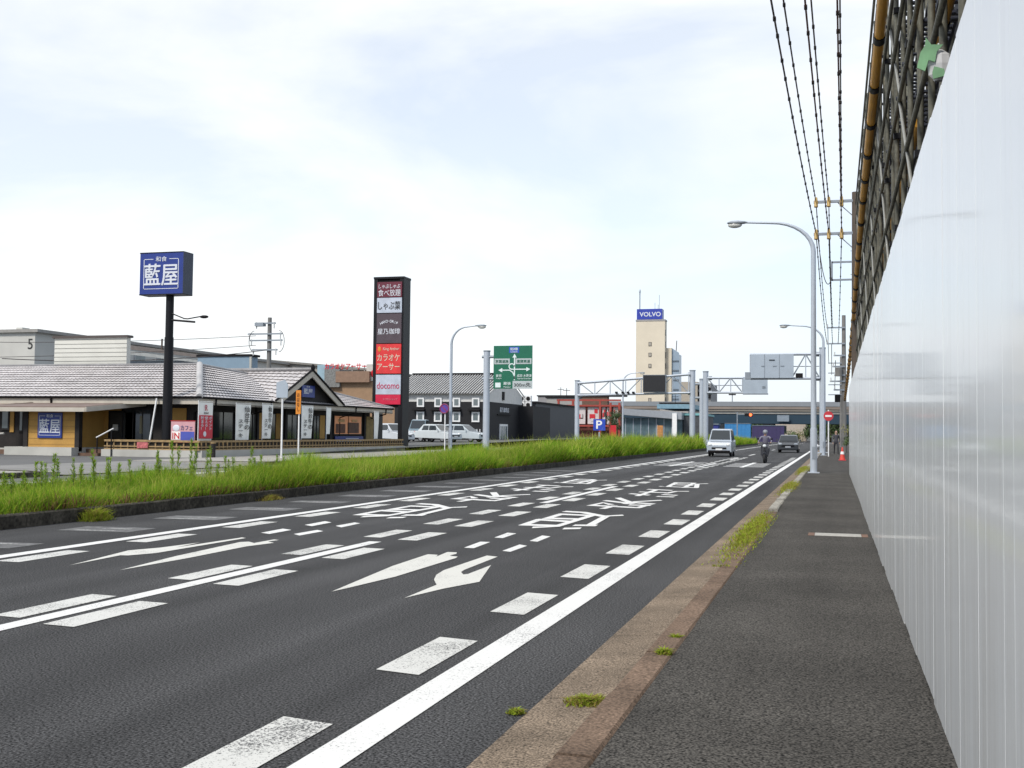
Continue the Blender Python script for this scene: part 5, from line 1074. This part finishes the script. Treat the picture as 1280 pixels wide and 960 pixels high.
# site boxes and trees under it
for x0, x1, z1, c, lab, nm in ((-23.2, -17.6, 3.9, (.03, .19, .42), 'bright blue site hoarding boxes beyond the end of the median', 'site_hoarding'), (-17.3, -10.5, 3.5, (.035, .025, .09), 'dark purple container standing under the overpass', 'container')):
    o = thing(nm, (x0, 250, 0), lab, 'container' if nm == 'container' else 'hoarding'); MB().box(x0, x1, 250, 252.5, 0, z1).build('body', mat(nm, c, .6, .1), o)
    for k in range(int((x1 - x0) / .8)): MB().box(x0 + .3 + k * .8, x0 + .42 + k * .8, 249.93, 250, .1, z1 - .1).build('rib', mat(nm, c), o)
    MB().box(x0, x1, 249.9, 252.6, z1, z1 + .15).build('top_rail', MATS['band_dark'], o)
o = thing('site_hut', (-26, 248, 0), 'deep blue hut seen between the left gantry posts under the overpass', 'hut'); MB().box(-29, -24.3, 246, 250, 0, 3.6).build('body', mat('hut_blue', (.02, .03, .2), .6), o); MB().box(-29.2, -24.1, 245.8, 250.2, 3.6, 3.9).build('roof', MATS['band_dark'], o)
o = thing('beige_house', (-9, 300, 0), 'beige flat building in the gap beneath the overpass', 'house'); MB().box(-16, -7, 300, 312, 0, 6.2).build('wall', mat('bh', (.42, .36, .30), .8, .1), o); MB().box(-16.2, -6.8, 299.8, 312.2, 6.2, 6.5).build('roof_edge', blackm, o); MB().box(-14, -12, 299.9, 300, 2, 4).build('window', glass_d, o)
def tree(x, y, h, r, label, z0=0., name='tree', n=2600, m1=leaf_dark, m2=leaf_mid, group=None, cz=None):
    o = thing(name, (x, y, z0), label, 'tree' if name == 'tree' else 'shrub', group)
    t = MB().tube([(x, y, z0 - .1), (x + .1, y, z0 + h * .3), (x, y + .1, z0 + h * .75)], max(.04, r * .09), 8, .02).build('trunk', bark, o)
    for k in range(4):
        a = k * 1.6 + random.random(); MB().tube([(x, y, z0 + h * (.28 + .08 * k)), (x + math.cos(a) * r * .7, y + math.sin(a) * r * .7, z0 + h * (.5 + .1 * k))], max(.02, r * .035), 5, .01).build('branch', bark, t)
    cl_ = [(x + rng.normal(0, r * .42), y + rng.normal(0, r * .42), z0 + h * rng.uniform(.32, .92), r * rng.uniform(.25, .5)) for _ in range(16)]
    for half, m in ((0, m1), (1, m2)):
        V, F = [], []
        for i in range(n // 2):
            c = cl_[(rng.integers(0, 8) * 2 + half)]; d = rng.normal(0, 1, 3); d /= np.linalg.norm(d); q = np.array(c[:3]) + d * c[3] * rng.uniform(.5, 1.1)
            if q[2] < z0 + .1: continue
            u = rng.normal(0, 1, 3); u /= np.linalg.norm(u); v = np.cross(u, d); v /= max(1e-6, np.linalg.norm(v)); s = r * rng.uniform(.04, .085); b = len(V)
            V += [q - u * s, q + v * s * .5, q + u * s, q - v * s * .5]; F.append((b, b + 1, b + 2, b + 3))
        MB().add(V, F).build('crown', m, o)
    return o
for x, y, h, r, lab in ((-1, 285, 6.5, 4.5, 'dark rounded tree under the right end of the overpass'), (-5.5, 300, 5.5, 4, 'dark tree beside the beige building beyond the overpass'), (3.5, 300, 7, 5, 'dark tree behind the far utility poles on the right'), (-20, 330, 6, 5, 'dark tree far beyond the blue site hoarding'), (9, 280, 7, 5, 'large tree beyond the overpass, hidden partly by the hoarding')): tree(x, y, h, r, lab)
tree(atY(772, 530, 175).x, 174, 5.2, 1.5, 'dark narrow tree at the right edge of the red framed shop', .5)
tree(atY(650, 535, 120).x, 119, 2.9, .9, 'bright green bush at the corner of the storehouse building', .6, 'bush', 1600, leaf_mid, mat('leaf_light', (.12, .19, .045), .6, .4, 2))
tree(atY(661, 535, 121).x, 121, 2.4, .8, 'lower green bush in front of the charcoal shop', .6, 'bush', 1400, leaf_mid, MATS['leaf_light'])
tree(atY(676, 540, 124).x, 124, 1.9, .9, 'dark bush beneath the white script of the charcoal shop', .6, 'bush', 1200)
tree(1.3, 78, 2.6, .9, 'yellowish bush behind the no entry sign at the footway edge', .1, 'bush', 1500, leaf_mid, mat('leaf_yellow', (.17, .16, .05), .7, .4, 2))
tree(-8.5, 245, 2.2, 2.2, 'olive bush at the road end beside the distant car', .0, 'bush', 1200, leaf_mid, MATS['leaf_yellow'])
# the town closing the view beyond the overpass
for i in range(12):
    x = -70 + i * 8.2; w_ = 8.4; h_ = random.uniform(4.4, 6.8); y = 345 + random.uniform(-12, 20)
    o = thing('town_house', (x, y, 0), 'far plain block closing the view beneath the overpass', 'house', 'far blocks beyond the overpass')
    f_ = MB().box(x - w_ / 2, x + w_ / 2, y, y + 9, 0, h_).build('wall', mat('far_block%d' % (i % 4), [(.16, .17, .17), (.24, .22, .19), (.11, .13, .14), (.2, .17, .15)][i % 4], .85), o); MB().box(x - w_ / 2 - .2, x + w_ / 2 + .2, y - .3, y + 9.2, h_, h_ + .3).build('roof_edge', blackm, o)
    for k in range(3): MB().box(x - w_ / 2 + .7 + k * w_ / 3.2, x - w_ / 2 + 1.7 + k * w_ / 3.2, y - .06, y, h_ - 2.2, h_ - 1.0).build('window', glass_g, o)
# plain building edge beyond the hoarding so that the footway does not end in nothing
eb = thing('site_fence', (3.2, 90, 0), 'grey mesh site fence along the inner edge of the footway beyond the hoarding', 'fence')
for k in range(14):
    y = 48 + k * 8; MB().box(2.95, 3.0, y, y + 7.9, .11, 1.9).build('panel', mat('mesh_grey', (.2, .2, .2), .7, .2, 1), eb); MB().tube([(2.9, y, .1), (2.9, y, 2.1)], .04, 6).build('post', galv, eb)
# ================================================================ vehicles and people
def car(name, label, paint_col, L_=4.3, W_=1.72, H_=1.5, van=False, cat='car', group=None):
    o = thing(name, (0, 0, 0), label, cat, group); pm = mat('car_' + name + str(paint_col[0])[2:5], paint_col, .25, .03, coat=.6)
    h = L_ / 2; w = W_ / 2; gl_ = glass_d
    if van: body = [(-h, .35), (-h, 1.0), (-h + .1, 1.05), (h - .9, 1.08), (h - .1, .95), (h, .75), (h, .32)]; roof = [(-h + .12, 1.05), (-h + .3, H_ - .06), (-h + .6, H_), (h - 1.75, H_), (h - 1.45, H_ - .06), (h - .75, 1.05)]
    else: body = [(-h, .38), (-h, .85), (-h + .2, .95), (-h + .8, .97), (h - 1.2, .95), (h - .3, .82), (h, .68), (h, .3)]; roof = [(-h + .45, .95), (-h + .95, H_ - .04), (-h + 1.3, H_), (h - 2.1, H_), (h - 1.8, H_ - .04), (h - 1.0, .94)]
    def shell(mb, outline, w0, w1, zlo, zhi):
        n = len(outline); rows = []
        for s in (-1, -.94, .94, 1):
            rows.append([(x, s * (w0 + (w1 - w0) * (z - zlo) / (zhi - zlo)), z if abs(s) < 1 else z - (.03 if z > zlo + .1 else 0)) for x, z in outline])
        vs = [v for r_ in rows for v in r_]; fs = []
        for k in range(3):
            for i in range(n): fs.append((k * n + i, k * n + (i + 1) % n, (k + 1) * n + (i + 1) % n, (k + 1) * n + i))
        fs += [tuple(range(n)), tuple(range(3 * n, 4 * n))[::-1]]; return mb.add(vs, fs)
    def rot(mb): mb.v = [(y, -x, z) for x, y, z in mb.v]; return mb     # nose towards -Y
    b = rot(shell(MB(), body, w, w * .97, .3, 1.0)).build('body', pm, o)
    c = rot(shell(MB(), roof, w * .95, w * .78, .95, H_)).build('cabin', pm, o)
    (xa, za), (xb, zb_) = roof[-1], roof[-2]; t = .1; f = lambda x, z, s: (s * (w * .95 + (w * .78 - w * .95) * (z - .95) / (H_ - .95)) * .9, -x - .012, z)
    p0_, p1_ = (xa + (xb - xa) * .12, za + (zb_ - za) * .12), (xa + (xb - xa) * .95, za + (zb_ - za) * .95)
    MB().quad(f(p0_[0] + .02, p0_[1], -1), f(p0_[0] + .02, p0_[1], 1), f(p1_[0] + .02, p1_[1], 1), f(p1_[0] + .02, p1_[1], -1)).build('windscreen', gl_, c)
    (xa, za), (xb, zb_) = roof[0], roof[1]; p0_, p1_ = (xa + (xb - xa) * .15 - .03, za + (zb_ - za) * .15), (xa + (xb - xa) * .92 - .03, za + (zb_ - za) * .92)
    g_ = lambda x, z, s: (s * (w * .95 + (w * .78 - w * .95) * (z - .95) / (H_ - .95)) * .88, -x + .012, z)
    MB().quad(g_(*p0_, 1), g_(*p0_, -1), g_(*p1_, -1), g_(*p1_, 1)).build('rear_window', gl_, c)
    x0, x1 = roof[1][0] + .1, roof[-2][0]; xm = (x0 + x1) / 2
    for s in (-1, 1):
        e = lambda x, z: (s * (w * .95 + (w * .78 - w * .95) * (z - .95) / (H_ - .95) + .012), -x, z)
        for a, bb in ((x0, xm - .04), (xm + .04, x1 + .1)): MB().quad(e(a - (.15 if a == x0 else 0), 1.03), e(bb + (.25 if bb > x1 else 0), 1.03), e(bb, H_ - .12), e(a, H_ - .12)).build('side_window', gl_, c)
        MB().box(s * w - .06 + s * .1, s * w + .06 + s * .1, -(h - 1.35), -(h - 1.25), .98, 1.12).build('mirror', pm, o)
        hz = .72 if not van else .78; MB().ball((s * w * .74, -h + .06, hz), (w * .2, .1, .1)).build('headlight', mat('headlight', (.6, .62, .62), .1, .03), o); MB().ball((s * w * .82, h - .03, .82), (w * .12, .06, .12)).build('tail_light', signred, o)
        for y in (-h + .85, h - .8):
            wl = MB().torus((s * (w - .1), y, .31), .235, .085, 'x', 20, 8).build('wheel', tyre, o); MB().tube([(s * (w - .17), y, .31), (s * (w - .02), y, .31)], .2, 14).build('rim', rim, wl)
    MB().box(-w * .6, w * .6, -h - .02, -h + .05, .5, .62).build('grille', blackm, o); MB().box(-w * .9, w * .9, -h - .03, -h + .1, .28, .42).build('bumper', blackm if van else pm, o); MB().box(-.22, .22, -h - .04, -h - .02, .43, .55).build('number_plate', white, o)
    MB().box(-w * .9, w * .9, -h + .15, h - .15, .22, .34).build('underbody', blackm, o)
    return o
def put(o, x, y, z, rz): o.location = (x, y, z); o.rotation_euler = (0, 0, rz); return o
put(car('van', 'silver grey small van driving towards us in the lane beside the median', (.36, .40, .45), 3.6, 1.6, 1.85, True, 'van'), -7.35, 77, 0, 0)
put(car('car', 'dark car approaching far away near the right edge line', (.05, .055, .06), 4.2, 1.72, 1.5), -3.75, 99, 0, 0)
put(car('parked_car', 'silver parked car just behind the right corner of the restaurant', (.50, .53, .56), 4.2, 1.72, 1.6, group='cars parked on the forecourt'), atY(489, 540, 88).x, 88, lz(88), R(60))
put(car('parked_van', 'blue grey boxy parked van right of the sign tower', (.16, .22, .26), 3.5, 1.6, 1.95, True, 'van', 'cars parked on the forecourt'), atY(524, 540, 94).x, 94, lz(94), R(10))
put(car('parked_car', 'white parked car between the sign tower and the purple round sign', (.52, .56, .57), 4.1, 1.7, 1.55, group='cars parked on the forecourt'), atY(547, 540, 92).x, 92, lz(92), R(70))
put(car('parked_car', 'silver parked car below the right windows of the storehouse building', (.45, .50, .52), 4.4, 1.74, 1.55, group='cars parked on the forecourt'), atY(577, 540, 94).x, 94, lz(94), R(80))
# people
skin_m = mat('skin', (.42, .26, .19), .6, .05); hair_m = mat('hair', (.02, .017, .015), .6, .2)
def person(label, J, E_, Rd, top, leg, shoe, loc, rz, zsplit, hair=True, helmet=None, sc_=1.):
    o = thing('person', loc, label, 'person'); o.rotation_euler.z = rz; BASE[o.name] = Vector()
    names = list(J); me = bpy.data.meshes.new('body'); me.from_pydata([J[n] for n in names], [(names.index(a), names.index(b)) for a, b in E_], [])
    t = bpy.data.objects.new('t', me); C.objects.link(t); t.modifiers.new('s', 'SKIN'); sv = me.skin_vertices[0].data
    for i, n in enumerate(names): sv[i].radius = (Rd[n], Rd[n] * .85); sv[i].use_root = n == 'pelvis'
    m2 = t.modifiers.new('d', 'SUBSURF'); m2.levels = 1; m2.render_levels = 1; bpy.context.view_layer.update()
    bm_ = bpy.data.meshes.new_from_object(t.evaluated_get(bpy.context.evaluated_depsgraph_get())); bpy.data.objects.remove(t)
    vs = [v.co.copy() for v in bm_.vertices]; fs = [tuple(p.vertices) for p in bm_.polygons]; mb = MB().add(vs, fs, True)
    hd = Vector(J['head']); n0 = len(fs)
    mb.ball(hd + Vector((0, .0, .03)), (.078, .095, .12)).ball(hd + Vector((0, -.1, .01)), (.014, .022, .022))              # skull and nose
    for s in (-1, 1): mb.ball(hd + Vector((s * .078, .01, .01)), (.012, .02, .03))
    for s, k in ((-1, 'hand_l'), (1, 'hand_r')):
        hc = Vector(J[k]); d = (hc - Vector(J['wrist' + k[-2:]])).normalized(); a = d.orthogonal().normalized()
        for i in range(4): b = hc + a * (i - 1.5) * .019; mb.tube([b, b + d * .045, b + d * (.075 - .008 * abs(i - 1.3)) + Vector((0, .012, -.008))], .009, 5, .007)
        mb.tube([hc - d * .04 + a * .03, hc + a * .05 + d * .01, hc + a * .055 + d * .035], .01, 5, .008)
    body = mb.build('body', top, o); body.data.materials.append(leg); body.data.materials.append(skin_m); body.data.materials.append(shoe)
    for i, p in enumerate(body.data.polygons):
        c = p.center
        if i >= n0: p.material_index = 2
        elif c.z > hd.z - .13 and (c.xy - hd.xy).length < .14: p.material_index = 2
        elif min((c - Vector(J[k])).length for k in ('hand_l', 'hand_r')) < .07: p.material_index = 2
        elif c.z < .1: p.material_index = 3
        elif c.z < zsplit and c.z > 0: p.material_index = 1
    if helmet: MB().ball(hd + Vector((0, .01, .06)), (.125, .145, .13)).build('helmet', helmet, o)
    elif hair: MB().ball(hd + Vector((0, .025, .065)), (.085, .095, .10)).build('hair', hair_m, o)
    for s in (-1, 1): MB().ball(hd + Vector((s * .03, -.088, .035)), (.012, .008, .008), 6, 5).build('eye', hair_m, o)
    MB().box(hd.x - .022, hd.x + .022, hd.y - .096, hd.y - .086, hd.z - .045, hd.z - .037).build('mouth', mat('lips', (.3, .12, .1), .6), o)
    return o
ED = [('pelvis', 'waist'), ('waist', 'chest'), ('chest', 'neck'), ('neck', 'head')]
for s in ('_l', '_r'): ED += [('pelvis', 'hip' + s), ('hip' + s, 'knee' + s), ('knee' + s, 'ankle' + s), ('ankle' + s, 'toe' + s), ('chest', 'shoulder' + s), ('shoulder' + s, 'elbow' + s), ('elbow' + s, 'wrist' + s), ('wrist' + s, 'hand' + s)]
RD = dict(pelvis=.14, waist=.13, chest=.15, neck=.06, head=.085)
for s in ('_l', '_r'): RD.update({'hip' + s: .095, 'knee' + s: .065, 'ankle' + s: .042, 'toe' + s: .04, 'shoulder' + s: .065, 'elbow' + s: .045, 'wrist' + s: .032, 'hand' + s: .036})
def walk():
    J = dict(pelvis=(0, 0, .92), waist=(0, 0, 1.08), chest=(0, 0, 1.3), neck=(0, -.02, 1.47), head=(0, -.03, 1.58))
    for s, k in (('_l', -1), ('_r', 1)):
        J.update({'hip' + s: (k * .1, 0, .85), 'knee' + s: (k * .11, -.12 * k - .04, .48), 'ankle' + s: (k * .11, .16 * -k + .02, .08), 'toe' + s: (k * .12, .16 * -k - .13, .045),
                  'shoulder' + s: (k * .19, 0, 1.40), 'elbow' + s: (k * .25, .06 * k + .02, 1.12), 'wrist' + s: (k * .25, .1 * k - .08, .88), 'hand' + s: (k * .245, .12 * k - .11, .80)})
    return J
person('person in dark clothes walking on the footway beyond the cone', walk(), ED, RD, mat('dark_jacket', (.05, .05, .06), .8, .1), mat('dark_trousers', (.03, .03, .035), .8), blackm, (.12, 84.8, .11), R(8), .93)
# scooter and rider
sx, sy = -3.5, 60.3
sc_o = thing('motor_scooter', (sx, sy, 0), 'dark motor scooter ridden towards us in the right hand lane', 'scooter'); BASE[sc_o.name] = Vector()
for y in (-.62, .62):
    wl = MB().torus((0, y, .25), .19, .065, 'x', 20, 8).build('wheel', tyre, sc_o); MB().tube([(-.05, y, .25), (.05, y, .25)], .14, 12).build('rim', rim, wl)
bodym = mat('scooter_body', (.03, .032, .04), .3, .05, coat=.4)
MB().tube([(0, -.58, .28), (0, -.42, .75), (0, -.36, 1.0)], .05, 8, .035).build('fork', black, sc_o); MB().prism([(-.2, -.42, .4), (.2, -.42, .4), (.17, -.47, .85), (.1, -.45, 1.0), (-.1, -.45, 1.0), (-.17, -.47, .85)], (0, .1, 0)).build('leg_shield', bodym, sc_o)
MB().box(-.13, .13, -.35, .15, .27, .34).build('floor_board', bodym, sc_o); MB().prism([(-.15, .12, .3), (-.15, .9, .5), (-.13, .92, .7), (-.13, .15, .7)], (.3, 0, 0)).build('rear_body', bodym, sc_o); MB().ball((0, .5, .76), (.15, .42, .07)).build('seat', blackm, sc_o)
MB().tube([(-.34, -.28, 1.03), (-.12, -.38, 1.04), (.12, -.38, 1.04), (.34, -.28, 1.03)], .018, 6).build('handlebar', black, sc_o); MB().ball((0, -.5, .9), (.1, .06, .08)).build('headlight', MATS['headlight'], sc_o); MB().tube([(0, -.75, .47), (0, -.6, .53), (0, -.45, .42)], .085, 8).build('front_mudguard', bodym, sc_o)
for s in (-1, 1): m_ = MB().tube([(s * .24, -.33, 1.05), (s * .32, -.34, 1.22)], .01, 5).build('mirror_stem', black, sc_o); MB().ball((s * .34, -.34, 1.26), (.07, .02, .05)).build('mirror', black, m_)
sc_o.location = (sx, sy, 0)
J = dict(pelvis=(0, .38, .88), waist=(0, .34, 1.04), chest=(0, .26, 1.28), neck=(0, .2, 1.45), head=(0, .16, 1.56))
for s, k in (('_l', -1), ('_r', 1)):
    J.update({'hip' + s: (k * .11, .33, .86), 'knee' + s: (k * .2, -.1, .78), 'ankle' + s: (k * .15, -.1, .40), 'toe' + s: (k * .15, -.26, .37), 'shoulder' + s: (k * .2, .24, 1.38), 'elbow' + s: (k * .33, .02, 1.16), 'wrist' + s: (k * .31, -.2, 1.08), 'hand' + s: (k * .3, -.26, 1.065)})
pr_ = person('person in a grey violet jacket and helmet riding the motor scooter', J, ED, RD, mat('rider_jacket', (.16, .15, .20), .8, .1), mat('rider_trousers', (.07, .07, .08), .8), blackm, (sx, sy, 0), 0, .94, helmet=mat('helmet_grey', (.22, .23, .26), .3))
